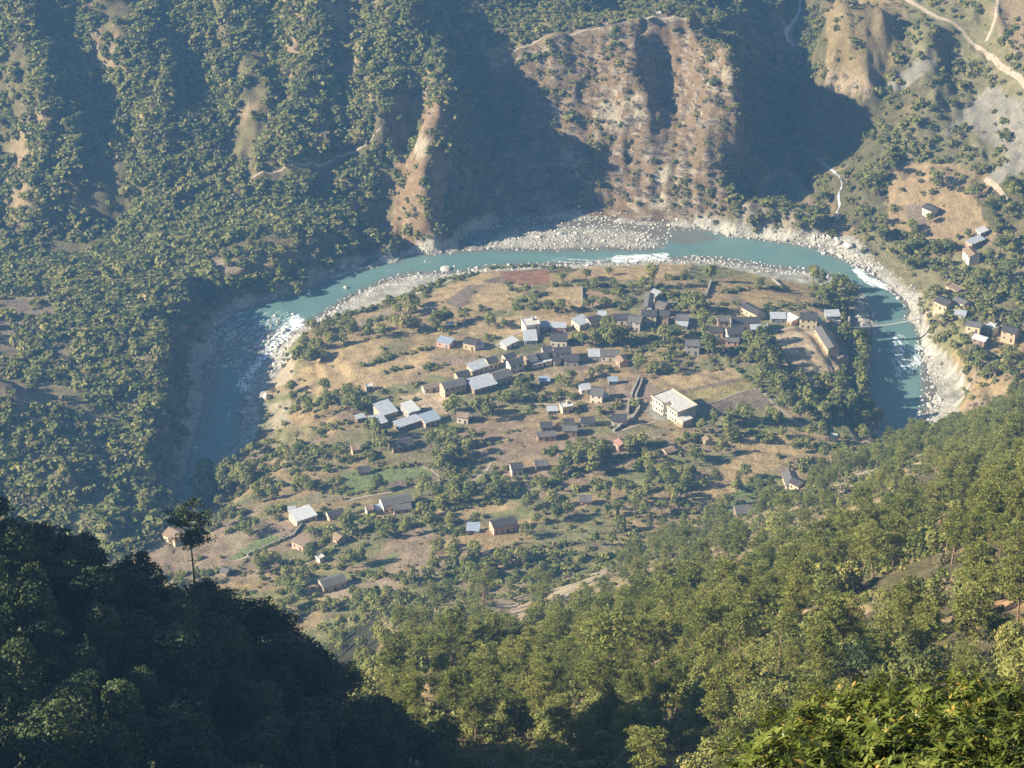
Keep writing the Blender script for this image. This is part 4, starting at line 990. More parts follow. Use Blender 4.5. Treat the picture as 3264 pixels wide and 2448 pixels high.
# ---------------------------------------------------------------- flat roofed school: two storeys, L-plan with a notch and a lower wing
def school():
    A0 = px('E', 1195, 352); A1 = px('E', 1390, 287); A2 = px('E', 1640, 450)
    g0 = hit(*px('E', 1480, 560)); zt = g0.z + 6.6
    a, b, c_ = Vector(at_z(*A0, zt)), Vector(at_z(*A1, zt)), Vector(at_z(*A2, zt))
    ax = (c_ - b).normalized(); L = (c_ - b).length; Dp = (a - b).length
    ay = Vector((-ax.y, ax.x, 0))
    if ay.dot(a - b) > 0: ay = -ay       # ay points away from the camera-left side
    ax = ax
    org = b - ay * 0                      # back corner
    root = link("flat_roofed_school", None)
    yaw = math.atan2(ax.y, ax.x)
    o = b + ax * L / 2 - ay * Dp / 2
    gz = float(ground(o.x, o.y)); root.location = (o.x, o.y, gz); root.rotation_euler = (0, 0, yaw)
    tag(root, "large two-storey school with flat concrete roof, notched corner and dark shadow beside it", "school")
    H = zt - gz; l, d = L / 2, Dp / 2
    # local x along the long side, local y away from the camera; notch in the lower-left side
    n0, n1, nd = -l * 0.12, l * 0.22, d * 0.75
    walls = MB()
    walls.box(-l, n0, -d, d, -1.2, H - .3).box(n0, n1, -d + nd, d, -1.2, H - .3).box(n1, l, -d, d, -1.2, H - .3)
    walls.build("wall", W['white'], root)
    rf = MB(); e = 0.6
    rf.box(-l - e, n0 + .1, -d - e, d + e, H - .298, H).box(n0 + .1, n1 - .1, -d + nd - .1, d + e, H - .298, H).box(n1 - .1, l + e, -d - e, d + e, H - .298, H)
    rf.build("roof", Rf['conc'], root)
    pr = MB()
    for q_ in ((-l - e, n0 + .1, -d - e, -d - e + .25), (n1 - .1, l + e, -d - e, -d - e + .25), (-l - e, l + e, d + e - .25, d + e), (-l - e, -l - e + .25, -d - e + .25, d + e - .25), (l + e - .25, l + e, -d - e + .25, d + e - .25)):
        pr.box(*q_, H + .002, H + .55)
    pr.build("parapet", W['ochre'], root)
    gb = MB()
    gb.box(-l - .5, n0, -d - 1.3, -d - .02, H / 2 - .25, H / 2 - .05).box(n1, l, -d - 1.3, -d - .02, H / 2 - .25, H / 2 - .05)
    gb.build("balcony", Rf['conc'], root)
    for s_ in (0, 1):
        for k in range(9):
            xx = -l + 1.2 + k * (L - 2.4) / 8
            if n0 - .7 < xx < n1 + .7: continue
            MB().box(xx - .5, xx + .5, -d - .03, -d + .1, s_ * H / 2 + .9, s_ * H / 2 + 2.2).build("window", M_dark, root)
        for k in range(4):
            yy = -d + 1.5 + k * (Dp - 3) / 3
            MB().box(-l - .03, -l + .1, yy - .5, yy + .5, s_ * H / 2 + .9, s_ * H / 2 + 2.2).build("window", M_dark, root)
    # railing of pillars along the verandah
    for k in range(8):
        xx = -l + .2 + k * (L - .4) / 7
        if n0 < xx < n1: continue
        MB().tube((xx, -d - 1.2, -1.0), (xx, -d - 1.2, H - .3), .12, .12).build("pillar", W['white'], root)
    # lower wing at the near right corner
    wg = MB(); hw = H * .62
    wl_, wd = L * .36, Dp * .45
    x0 = l + .3
    root2 = link("school_annex", None); root2.location = root.location; root2.rotation_euler = root.rotation_euler
    tag(root2, "lower flat-roofed annex joined to the near corner of the big school", "school annex")
    MB().box(x0, x0 + wl_ * .7, -d - .6, -d - .6 + wd * 1.1, -1.5, hw).build("wall", W['ochre'], root2)
    MB().box(x0 - .2, x0 + wl_ * .7 + .3, -d - .9, -d - .3 + wd * 1.1, hw + .002, hw + .3).build("roof", Rf['conc'], root2)
    for k in range(3):
        MB().box(x0 + .6 + k * 1.6, x0 + 1.4 + k * 1.6, -d - .64, -d - .5, 1.1, 2.2).build("window", M_dark, root2)
    KEEP.append((*[px('E', 1180, 0)[0], px('E', 1660, 0)[0]], px('E', 0, 280)[1], px('E', 0, 670)[1]))
    KEEPXY.append((o.x, o.y, 18)); LAND.append(("the flat-roofed school", o.x, o.y))
school()

# ---------------------------------------------------------------- paths and streams draped on the ground, walls
def drape(name, pts, width, mat, lift=0.18, kind='structure', step=1.6, wob=0.0):
    pw = [hitc(*p) for p in pts]
    sm = []
    for i in range(len(pw) - 1):
        p0, p1, p2, p3 = pw[max(i - 1, 0)], pw[i], pw[i + 1], pw[min(i + 2, len(pw) - 1)]
        n = max(2, int((p2 - p1).length / step))
        for k in range(n):
            t = k / n
            sm.append(0.5 * ((2 * p1) + (p2 - p0) * t + (2 * p0 - 5 * p1 + 4 * p2 - p3) * t * t + (3 * p1 - p0 - 3 * p2 + p3) * t ** 3))
    sm.append(pw[-1])
    mb = MB(); vs = []
    for i, p in enumerate(sm):
        a, b = sm[max(i - 1, 0)], sm[min(i + 1, len(sm) - 1)]
        d = Vector((b.x - a.x, b.y - a.y, 0)).normalized(); n = Vector((-d.y, d.x, 0))
        w = width * (1 + wob * rnd.uniform(-1, 1))
        for s_ in (-1, 0, 1):
            q_ = p + n * s_ * w / 2
            vs.append((q_.x, q_.y, float(ground(q_.x, q_.y)) + lift))
    fs = [(3 * i + j, 3 * i + j + 1, 3 * i + j + 4, 3 * i + j + 3) for i in range(len(sm) - 1) for j in (0, 1)]
    mb.add(vs, fs)
    o = mb.build(name, mat, None, True)
    if kind: o['kind'] = kind
    KEEPLINE.append([(p.x, p.y) for p in sm[::2]])
    return o
KEEPLINE = []
PATHS = [
 ([('D', 0, 1260), ('D', 320, 1190), ('D', 700, 1110), ('D', 980, 1045), ('D', 1270, 1052), ('D', 1390, 965), ('D', 1470, 870)], 1.6),
 ([('D', 790, 910), ('D', 980, 1010)], 1.2),
 ([('F', 1950, -5), ('F', 2020, 35), ('F', 2090, 85), ('F', 2150, 130), ('F', 2230, 200)], 2.6),
 ([('F', 2155, -5), ('F', 2150, 40), ('F', 2130, 90)], 2.0),
 ([('F', 545, 385), ('F', 660, 356), ('F', 740, 338), ('F', 800, 305), ('F', 840, 282)], 1.0),
 ([('F', 1050, 122), ('F', 1150, 96), ('F', 1250, 70), ('F', 1340, 50), ('F', 1420, 38), ('F', 1490, 42)], 1.0),
 ([('E', 0, 440), ('E', 300, 440), ('E', 600, 412), ('E', 940, 388), ('E', 1040, 430), ('E', 1050, 500), ('E', 960, 590)], 1.8),
 ([('E', 1230, 610), ('E', 1050, 650), ('E', 820, 730)], 1.4),
 ([('C', 760, 1040), ('C', 950, 1170), ('C', 1080, 1290), ('C', 1160, 1390), ('C', 1330, 1520), ('C', 1500, 1650)], 2.0),
 ([('B', 0, 1000), ('B', 240, 960), ('B', 400, 860), ('B', 540, 800), ('B', 700, 780), ('B', 1000, 775)], 2.6),
 ([('C', 1100, 640), ('C', 1300, 625), ('C', 1600, 605), ('C', 1900, 610)], 2.0),
 ([('q5', 1530, 400), ('q5', 1650, 370), ('q5', 1750, 350), ('q5', 1850, 410), ('q5', 2000, 480)], 2.2),
 ([('G', 980, 940), ('G', 1200, 880), ('G', 1450, 770), ('G', 1650, 690)], 1.4),
 ([('q3', 1960, 1160), ('q3', 2040, 1220), ('q3', 2100, 1300)], 2.4),
 ([('E', 1740, 440), ('E', 1950, 370), ('E', 2140, 300)], 0.9),
]
for pts, wd in PATHS:
    drape("path", pts, wd, M_path, wob=.15)
M_stream = simple_mat("white_stream_water", (0.42, 0.46, 0.48), 0.4, 0.25, 1.2, 0.4)
drape("stream", [('F', 1730, -5), ('F', 1722, 35), ('F', 1700, 65), ('F', 1702, 85), ('F', 1716, 100)], 2.2, M_stream, wob=.4)
drape("stream", [('q3', 900, 1050), ('q3', 950, 1090), ('q3', 1030, 1180), ('q3', 1010, 1260), ('q3', 1015, 1340), ('q3', 980, 1400)], 1.0, M_stream, wob=.6)

def stone_wall(pts, label, h=1.3, w=0.8):
    pw = [hitc(*p) for p in pts]
    mb = MB(); s_ = []
    for i in range(len(pw) - 1):
        n = max(1, int((pw[i + 1] - pw[i]).length / 1.0))
        for k in range(n):
            s_.append(pw[i].lerp(pw[i + 1], k / n))
    s_.append(pw[-1])
    vs = []
    for i, p in enumerate(s_):
        a, b = s_[max(i - 1, 0)], s_[min(i + 1, len(s_) - 1)]
        d = Vector((b.x - a.x, b.y - a.y, 0)).normalized(); n = Vector((-d.y, d.x, 0))
        z = float(ground(p.x, p.y)); hh = h * rnd.uniform(.75, 1.15); ww = w * rnd.uniform(.8, 1.2)
        for sx, zz in ((-1, z - .8), (-.8, z + hh), (.8, z + hh), (1, z - .8)):
            q_ = p + n * sx * ww / 2; vs.append((q_.x, q_.y, zz))
    fs = [(4 * i + j, 4 * i + j + 1, 4 * i + j + 5, 4 * i + j + 4) for i in range(len(s_) - 1) for j in range(3)] + [(0, 3, 2, 1), (4 * len(s_) - 4, 4 * len(s_) - 3, 4 * len(s_) - 2, 4 * len(s_) - 1)]
    mb.add(vs, fs)
    tag(mb.build("stone_wall", M_stone), label, "wall")
    KEEPLINE.append([(p.x, p.y) for p in s_[::2]])
stone_wall([('E', 1065, 175), ('E', 1030, 260), ('E', 985, 370)], "thick dark stone wall rising beside the brown ploughed plot, left of its twin", 1.8, 1.4)
stone_wall([('E', 1095, 195), ('E', 1070, 280), ('E', 1030, 370)], "right hand twin of the two dark stone walls beside the brown plot", 1.6, 1.2)
stone_wall([('E', 1035, 390), ('E', 1065, 490), ('E', 1000, 590), ('E', 900, 650), ('E', 810, 720)], "long bent stone wall round the footpath below the two dark walls", 1.6, 1.2)
stone_wall([('E', 960, 430), ('E', 950, 540)], "short upright stone wall enclosed by the bent wall", 1.8, 1.2)
stone_wall([('C', 480, 290), ('C', 530, 150)], "dark wall climbing the straw field above the row of ochre rooms", 1.8, 1.4)
stone_wall([('C', 1150, 130), ('C', 1240, 215)], "short wall at the gravel edge above the straw field", 1.2, 1.0)
stone_wall([('B', 1120, 370), ('B', 1125, 560)], "upright wall on the right side of the square straw field", 1.4, 1.0)
stone_wall([('C', 1130, 720), ('C', 1215, 860)], "low wall along the left side of the bare playground", 1.0, .8)
stone_wall([('G', 1780, 545), ('G', 1690, 660), ('G', 1400, 780), ('G', 1230, 860)], "terrace wall running down-left from the whitest shed", 1.2, .9)

# ---------------------------------------------------------------- suspension bridge
def bridge():
    a = Vector(at_z(*px('q5', 1075, 464), -9.5)); b = Vector(at_z(*px('q5', 1545, 405), -7.5))
    root = link("suspension_bridge", None); root.location = a
    tag(root, "thin suspension footbridge strung over the river gorge", "bridge")
    d = (b - a); L = d.length; ax = d.normalized(); n = Vector((-ax.y, ax.x, 0)).normalized()
    def pt(t, off=0, up=0):
        return d * t + n * off + Vector((0, 0, -1.4 * math.sin(math.pi * t) + up))
    deck = MB(); N2 = 40
    vs = []
    for i in range(N2 + 1):
        t = i / N2
        vs += [pt(t, -.7), pt(t, .7), pt(t, .7, .18), pt(t, -.7, .18)]
    deck.add(vs, [(4 * i + j, 4 * i + (j + 1) % 4, 4 * i + 4 + (j + 1) % 4, 4 * i + 4 + j) for i in range(N2) for j in range(4)])
    deck.build("deck", M_steel, root)
    for s_ in (-1, 1):
        cb = MB()
        for i in range(N2):
            t0, t1 = i / N2, (i + 1) / N2
            f = lambda t: 1.0 + 5.0 * (2 * t - 1) ** 2
            cb.tube(pt(t0, s_ * .8, f(t0)), pt(t1, s_ * .8, f(t1)), .07, .07, 5)
        cb.build("main_cable", M_steel, root)
        hg = MB()
        for i in range(1, N2):
            t = i / N2
            hg.tube(pt(t, s_ * .75, .1), pt(t, s_ * .8, 1.0 + 5.0 * (2 * t - 1) ** 2), .025, .025, 4)
        hg.build("hanger_cables", M_steel, root)
    for t in (0.0, 1.0):
        tw = MB()
        for s_ in (-1, 1):
            tw.tube(pt(t, s_ * 1.0, -4), pt(t, s_ * .85, 6.3), .35, .25, 8)
        p0, p1 = pt(t, -1.0, 6.1), pt(t, 1.0, 6.1)
        tw.tube(p0, p1, .25, .25, 6)
        tw.build("tower", W['grey'], root)
    LAND.append(("the footbridge", (a.x + b.x) / 2, (a.y + b.y) / 2))
bridge()

# ---------------------------------------------------------------- vegetation prototypes
LM = {
 'broad': leaf_mat("broadleaf_foliage", [(0.064, 0.082, 0.023), (0.140, 0.158, 0.040), (0.228, 0.231, 0.059), (0.316, 0.273, 0.081)], transl=.25),
 'hill': leaf_mat("hillside_foliage", [(0.064, 0.084, 0.023), (0.152, 0.166, 0.042), (0.252, 0.236, 0.063), (0.339, 0.247, 0.095)], scale=0.05, transl=.25),
 'pine': leaf_mat("pine_needles", [(0.082, 0.100, 0.026), (0.152, 0.173, 0.039), (0.227, 0.241, 0.059), (0.321, 0.289, 0.085)], scale=0.04, transl=.25),
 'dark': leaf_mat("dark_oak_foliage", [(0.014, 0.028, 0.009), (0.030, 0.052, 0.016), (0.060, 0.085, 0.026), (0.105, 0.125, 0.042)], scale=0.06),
 'rhodo': leaf_mat("rhododendron_leaves", [(0.052, 0.074, 0.014), (0.120, 0.152, 0.029), (0.208, 0.232, 0.052), (0.336, 0.336, 0.120)], 0.34, 3.0, 0.30),
 'gold': leaf_mat("yellowing_leaves", [(0.26, 0.20, 0.03), (0.38, 0.28, 0.05), (0.42, 0.30, 0.07), (0.30, 0.13, 0.04)], 0.4, 3.0, 0.2),
 'scrub': leaf_mat("dry_scrub_foliage", [(0.085, 0.085, 0.035), (0.140, 0.125, 0.055), (0.190, 0.155, 0.080), (0.250, 0.190, 0.105)], scale=0.08),
}
M_bark = simple_mat("grey_brown_bark", (0.20, 0.155, 0.115), 0.95, 0.3, 3.0)
M_pbark = simple_mat("reddish_pine_bark", (0.25, 0.165, 0.115), 0.95, 0.3, 3.0)

def leaf_quads(pos, nrm, size, r, asp=1.0, up=None):
    n = len(pos)
    a = r.normal(size=(n, 3)) if up is None else up
    nrm = nrm / (np.linalg.norm(nrm, axis=1, keepdims=True) + 1e-9)
    t = np.cross(nrm, a); t /= (np.linalg.norm(t, axis=1, keepdims=True) + 1e-9)
    b = np.cross(nrm, t)
    s = (size * r.uniform(0.6, 1.3, n))[:, None] * 0.5
    v = np.stack([pos - t * s * asp * .8 - b * s * .5, pos + t * s * asp * .3 - b * s, pos + t * s * asp + b * s * .35, pos - t * s * asp * .2 + b * s], 1)
    return v.reshape(-1, 3)
def crown_mesh(name, lobes, n, size, mat, seed, inner=0.25, squash=1.0):
    r = np.random.default_rng(seed)
    vol = np.array([l[3] * l[4] for l in lobes]); cnt = np.maximum(6, (n * vol / vol.sum())).astype(int)
    V, T = [], []
    for l, k in zip(lobes, cnt):
        d = r.normal(size=(k, 3)); d /= np.linalg.norm(d, axis=1, keepdims=True)
        d[:, 2] = np.where(d[:, 2] < -0.35, -d[:, 2], d[:, 2])
        # clumped boughs: pull samples towards a few bough directions
        nb = r.normal(size=(9, 3)); nb /= np.linalg.norm(nb, axis=1, keepdims=True)
        w = np.max(d @ nb.T, axis=1)
        rad = (0.66 + 0.42 * sstep(0.55, 1.0, w)) * np.where(r.random(k) < inner, r.uniform(.45, .95, k), r.uniform(.9, 1.08, k))
        p = np.array(l[:3]) + d * np.array(l[3:6]) * rad[:, None]
        nr = d + r.normal(size=(k, 3)) * 0.55 + np.array([0, 0, .25])
        V.append(leaf_quads(p, nr, np.full(k, size), r))
        T.append(np.repeat(np.clip(r.uniform(0, .55) + 0.18 * r.normal(size=k), 0, 1), 4))
    V = np.concatenate(V); T = np.concatenate(T)
    me = mesh_from(name, V, np.arange(len(V)).reshape(-1, 4), [mat])
    add_attr(me, "tone", T)
    return me
def lobes_round(r, R, H, n=7, base=0.35):
    out = [(0, 0, H * (base + (1 - base) * .5), R * .72, R * .72, H * (1 - base) * .45)]
    for i in range(n):
        a = r.uniform(0, 2 * math.pi); q = r.uniform(.35, .7) * R; z = H * r.uniform(base + .08, .86)
        s = r.uniform(.32, .52) * R * (1.15 - .35 * (z / H))
        out.append((q * math.cos(a), q * math.sin(a), z, s, s, s * r.uniform(.65, .95)))
    return out
def limb_mesh(name, paths, mat, n=6):
    """tapered limbs; paths: list of [(x, y, z, r), ...]"""
    V, Fc = [], []
    for p in paths:
        b = len(V)
        for i, q_ in enumerate(p):
            a = Vector(p[max(i - 1, 0)][:3]); c = Vector(p[min(i + 1, len(p) - 1)][:3]); d = (c - a)
            qt = d.to_track_quat('Z', 'Y')
            for k in range(n):
                t = 2 * math.pi * k / n
                V.append(Vector(q_[:3]) + qt @ Vector((q_[3] * math.cos(t), q_[3] * math.sin(t), 0)))
        for i in range(len(p) - 1):
            for k in range(n):
                Fc.append((b + i * n + k, b + i * n + (k + 1) % n, b + (i + 1) * n + (k + 1) % n, b + (i + 1) * n + k))
    me = bpy.data.meshes.new(name); me.from_pydata([tuple(v) for v in V], [], Fc); me.materials.append(mat)
    me.polygons.foreach_set("use_smooth", [True] * len(me.polygons))
    return me
def broad_proto(seed, H, R, n, size, mat, base=0.3, nl=8):
    r = np.random.default_rng(seed)
    lobes = lobes_round(r, R, H, nl, base)
    crown = crown_mesh("crown", lobes, n, size, mat, seed + 1)
    paths = [[(0, 0, -1.2, .032 * H + .05), (r.normal() * .12, r.normal() * .12, H * .25, .026 * H), (r.normal() * .3, r.normal() * .3, H * .55, .016 * H), (r.normal() * .4, r.normal() * .4, H * .8, .006 * H)]]
    for l in lobes[1:6]:
        z0 = H * r.uniform(.18, .4)
        paths.append([(0, 0, z0, .014 * H), (l[0] * .5, l[1] * .5, (z0 + l[2]) * .55, .009 * H), (l[0], l[1], l[2], .004 * H)])
    return crown, limb_mesh("trunk", paths, M_bark)
def pine_proto(seed, H, n_br, needles, size, bare=0.45, wide=0.22, dead=3):
    """long-needled hill pine: straight bole, upswept whorls ending in needle puffs"""
    r = np.random.default_rng(seed)
    lean = r.normal(size=2) * .018 * H
    def bole(z): return lean * (z / H) ** 1.5
    paths = [[(*bole(z), z - (1.5 if z == 0 else 0), max(.02, .016 * H * (1 - z / H * .93))) for z in np.linspace(0, H, 8)]]
    V, T = [], []
    for i in range(n_br):
        t = (i + r.random()) / n_br
        z = H * (bare + (1 - bare) * t ** .9)
        ln = H * wide * (0.35 + 0.9 * math.sin(math.pi * min(1, .18 + .75 * (1 - t) ** .8))) * r.uniform(.6, 1.1) * (1.05 - .6 * t)
        a = i * 2.4 + r.normal() * .4
        dx, dy = math.cos(a), math.sin(a)
        bx, by = bole(z)
        tip = (bx + dx * ln, by + dy * ln, z + ln * r.uniform(.12, .5))
        paths.append([(bx, by, z, .0048 * H), (bx + dx * ln * .55, by + dy * ln * .55, z + ln * .08, .003 * H), (*tip, .0012 * H)])
        np_ = max(2, int(round(1 + 4 * ln / (H * wide))))
        for k in range(np_):
            f = 1 - k / np_ * .62
            c = np.array([bx + dx * ln * f, by + dy * ln * f, z + (tip[2] - z) * f ** 1.4]) + r.normal(size=3) * [.03 * H, .03 * H, .012 * H]
            d = r.normal(size=(needles, 3)); d[:, 2] = np.abs(d[:, 2]) * .8 - .15; d /= np.linalg.norm(d, axis=1, keepdims=True)
            rad = H * .042 * r.uniform(.5, 1.15, needles)[:, None]
            p = c + d * rad * np.array([1.15, 1.15, .75])
            V.append(leaf_quads(p, np.cross(d, r.normal(size=(needles, 3))), np.full(needles, size), r, 0.42, up=d + r.normal(size=(needles, 3)) * .25))
            T.append(np.repeat(np.clip(r.uniform(0, .6) + .12 * r.normal(size=needles), 0, 1), 4))
    for i in range(dead):       # bare lower limbs
        z = H * r.uniform(.2, bare); a = r.uniform(0, 6.28); ln = H * r.uniform(.06, .13); bx, by = bole(z)
        paths.append([(bx, by, z, .005 * H), (bx + math.cos(a) * ln, by + math.sin(a) * ln, z + ln * .1, .001 * H)])
    V = np.concatenate(V); T = np.concatenate(T)
    me = mesh_from("crown", V, np.arange(len(V)).reshape(-1, 4), [LM['pine']]); add_attr(me, "tone", T)
    return me, limb_mesh("trunk", paths, M_pbark, 5)

# ---------------------------------------------------------------- individual trees
CLEAR = []      # photo polygons that stay open ground
def clear(c, pts):
    CLEAR.append([px(c, *p) for p in pts])
for c, pts in (('q8', [(1140, 840), (1180, 740), (1260, 730), (1330, 780), (1230, 860), (1180, 900)]), ('q8', [(1080, 610), (1160, 610), (1210, 690), (1150, 710)]), ('q8', [(1990, 590), (2300, 530), (2300, 610), (2000, 630)]),
               ('q7', [(1280, 520), (1460, 440), (1720, 380), (1740, 410), (1520, 490), (1500, 560)]), ('q7', [(950, 520), (1060, 560), (1230, 620), (1180, 690), (1010, 650)]),
               ('q5', [(930, 1490), (1110, 1400), (1230, 1370), (1300, 1400), (1040, 1540)]), ('q5', [(1400, 1390), (1560, 1270), (1570, 1310), (1450, 1440)]), ('q7', [(480, 1150), (620, 1100), (600, 1200), (500, 1300)]),
               ('q8', [(400, 1170), (580, 1170), (540, 1230), (400, 1230)])):
    clear(c, pts)
def blocked(x, y, z, h, R):
    for zz, f in ((z + h * .5, 1.0), (z + h * .92, .6), (z + 1, .4)):
        u, v = project((x, y, zz))
        d = math.sqrt(x * x + y * y + (zz - CAM_H) ** 2)
        m = R * F / d * f * .75
        for a, b, c_, e in KEEP:
            if a - m < u < b + m and c_ - m * .7 < v < e + m * .7:
                return True
        if z > 45 or zz == z + 1:
            for pl in CLEAR:
                if in_poly(np.array([u]), np.array([v]), pl)[0]:
                    return True
    return False
TREES = []      # x, y, z, height, radius, kind
def far_enough(x, y, s):
    for t in TREES:
        if abs(t[0] - x) < s and abs(t[1] - y) < s and math.hypot(t[0] - x, t[1] - y) < s:
            return False
    return True
def off_line(x, y, s):
    for ln in KEEPLINE:
        x0, y0 = ln[len(ln) // 2]
        if abs(x - x0) > 200 or abs(y - y0) > 250: continue
        for a, b in ln:
            if abs(a - x) < s and abs(b - y) < s: return False
    return True
def put(x, y, h, R, kind, sp=None, chk=True):
    z = float(ground(x, y))
    if chk and blocked(x, y, z, h, R): return False
    if not far_enough(x, y, sp if sp is not None else R * .9): return False
    if chk and not off_line(x, y, 1.5 if kind != 'p' else 2): return False
    for a, b, s_ in KEEPXY:
        if abs(a - x) < s_ and abs(b - y) < s_: return False
    TREES.append((x, y, z, h, R, kind)); return True
def tree_at(c, u, v, h, kind='b', R=None):
    """u, v is the foot of the tree"""
    p = hitc(c, u, v); put(p.x, p.y, h, R or h * .42, kind, 1.5, False)
def grove(c, pts, n, h0, h1, kind='b', sp=None, wide=.42):
    poly = [px(c, *p) for p in pts]
    us = [p[0] for p in poly]; vs = [p[1] for p in poly]
    k = 0
    for _ in range(n * 6):
        U, V = rnd.uniform(min(us), max(us)), rnd.uniform(min(vs), max(vs))
        if not in_poly(np.array([U]), np.array([V]), poly)[0]: continue
        p = hit(U, V); h = rnd.uniform(h0, h1)
        if p.z < RZ + .5: continue
        if put(p.x, p.y, h, h * wide * rnd.uniform(.85, 1.15), kind, sp): k += 1
        if k >= n: break
def hedge(c, pts, n, h0, h1, kind='b', jit=10, wide=.42):
    P_ = [px(c, *p) for p in pts]
    L = [math.hypot(P_[i + 1][0] - P_[i][0], P_[i + 1][1] - P_[i][1]) for i in range(len(P_) - 1)]
    for k in range(n):
        t = (k + rnd.random() * .8) / n * sum(L); i = 0
        while i < len(L) - 1 and t > L[i]: t -= L[i]; i += 1
        f = min(1, t / L[i]); h = rnd.uniform(h0, h1)
        p = hit(P_[i][0] + (P_[i + 1][0] - P_[i][0]) * f + rnd.uniform(-jit, jit) / 3, P_[i][1] + (P_[i + 1][1] - P_[i][1]) * f + rnd.uniform(-jit, jit) / 3)
        if p.z < RZ + .4: continue
        put(p.x, p.y, h, h * wide, kind, h * .3)
# tall landmarks first
for a in (('A', 1230, 840, 12), ('A', 1150, 800, 10), ('A', 1320, 800, 9), ('A', 1560, 800, 12), ('A', 1650, 740, 9), ('A', 2080, 760, 8), ('A', 1830, 700, 8), ('A', 100, 1440, 8), ('A', 430, 1440, 9), ('A', 270, 1140, 9), ('A', 170, 1120, 10), ('A', 330, 1100, 9), ('A', 480, 960, 8),
          ('B', 160, 760, 8), ('B', 330, 780, 6), ('B', 630, 560, 7), ('B', 560, 440, 7), ('B', 900, 620, 9), ('B', 780, 620, 6), ('B', 930, 320, 7), ('B', 1160, 290, 7), ('B', 1390, 240, 5), ('B', 1250, 380, 6), ('B', 1820, 370, 15), ('B', 1440, 370, 6), ('B', 1730, 380, 7),
          ('B', 1330, 930, 12), ('B', 1430, 960, 13), ('B', 1520, 930, 11), ('B', 1230, 950, 10), ('B', 1120, 960, 9), ('B', 1940, 940, 12), ('B', 1380, 800, 9), ('B', 2080, 900, 8), ('B', 2050, 880, 8),
          ('C', 440, 670, 15), ('C', 490, 900, 13), ('C', 540, 880, 10), ('C', 1000, 240, 8), ('C', 370, 470, 13), ('C', 300, 450, 9), ('C', 520, 160, 11), ('C', 1740, 360, 14), ('C', 1660, 400, 10), ('C', 1830, 380, 14), ('C', 1900, 480, 12), ('C', 1560, 260, 6),
          ('C', 1880, 760, 12), ('C', 1960, 820, 13), ('C', 2040, 860, 13), ('C', 1930, 930, 13), ('C', 2050, 980, 13), ('C', 1840, 640, 10), ('C', 980, 700, 11), ('C', 1060, 760, 11), ('C', 900, 800, 10), ('C', 1020, 900, 12), ('C', 1130, 860, 9),
          ('C', 1220, 1330, 14), ('C', 1500, 1500, 15), ('C', 1420, 1560, 11), ('C', 1280, 1440, 10), ('C', 850, 1550, 10), ('C', 1120, 1560, 9), ('C', 1180, 1590, 9), ('C', 1640, 1560, 12), ('C', 2050, 1659, 12),
          ('D', 1250, 430, 13), ('D', 1110, 380, 11), ('D', 1430, 440, 11), ('D', 1340, 400, 11), ('D', 1380, 640, 5), ('D', 1020, 720, 10), ('D', 1090, 880, 11), ('D', 980, 960, 10), ('D', 1180, 840, 8), ('D', 320, 660, 14), ('D', 270, 600, 10), ('D', 370, 740, 9),
          ('D', 340, 1170, 10), ('D', 650, 1110, 5), ('D', 400, 1140, 5), ('D', 1080, 1200, 9), ('D', 1270, 1200, 9), ('D', 930, 1260, 9), ('D', 1140, 1300, 8), ('D', 1840, 1340, 8), ('D', 1970, 1140, 8), ('D', 1640, 1210, 8), ('D', 780, 1430, 9), ('D', 380, 1610, 6),
          ('E', 610, 1150, 15), ('E', 690, 1000, 11), ('E', 440, 1080, 9), ('E', 350, 1080, 8), ('E', 2140, 640, 10), ('E', 1660, 690, 11), ('E', 840, 1290, 6), ('E', 960, 930, 8), ('E', 1000, 900, 8), ('E', 80, 1290, 7), ('E', 350, 1560, 7),
          ('R', 1270, 340, 13), ('R', 1200, 700, 7), ('R', 800, 160, 8), ('R', 600, 330, 11), ('R', 540, 330, 10), ('R', 1950, 1000, 10), ('R', 1680, 440, 9), ('R', 2080, 400, 9), ('R', 1610, 860, 6),
          ('q2', 1930, 130, 6), ('q2', 2120, 90, 8), ('q3', 30, 150, 8), ('q3', 250, 150, 8), ('q3', 920, 1320, 9), ('q3', 640, 1260, 8),
          ('H', 340, 640, 12), ('H', 710, 680, 6), ('H', 1200, 1010, 7), ('H', 1390, 900, 9), ('H', 690, 1080, 5), ('H', 1200, 890, 4), ('H', 1290, 1310, 8), ('H', 1230, 1320, 7), ('H', 550, 1500, 11), ('H', 460, 1450, 9), ('H', 1100, 500, 9), ('H', 1420, 320, 9), ('H', 1560, 300, 9),
          ('G', 780, 330, 13), ('G', 1000, 230, 10), ('G', 190, 480, 11), ('G', 300, 460, 9), ('G', 1640, 1140, 9), ('G', 1400, 960, 8), ('G', 1860, 900, 8), ('q4', 1930, 270, 10), ('q4', 1310, 1500, 13), ('q4', 1450, 1480, 10), ('q4', 960, 1640, 11), ('q4', 1640, 1290, 7)):
    tree_at(*a)
grove('A', [(300, 740), (700, 720), (1020, 860), (950, 930), (480, 960), (430, 1140), (130, 1140), (90, 900)], 16, 5, 9)
grove('A', [(1050, 620), (1370, 560), (1390, 860), (1080, 900)], 5, 7, 10)
grove('A', [(80, 1460), (760, 1520), (860, 1659), (80, 1659)], 12, 6, 9)
grove('A', [(1700, 1440), (2212, 1380), (2212, 1659), (1650, 1659)], 8, 6, 9)
grove('D', [(0, 200), (280, 240), (240, 400), (0, 440)], 8, 7, 10)
grove('B', [(1050, 830), (1550, 700), (1560, 950), (1080, 980)], 8, 8, 12)
grove('B', [(100, 1450), (480, 1270), (1090, 1230), (1200, 1480), (700, 1480), (200, 1620)], 14, 6, 9)
grove('B', [(880, 1200), (1500, 1180), (2100, 1180), (2100, 1250), (1350, 1270), (1100, 1330)], 10, 5, 8)
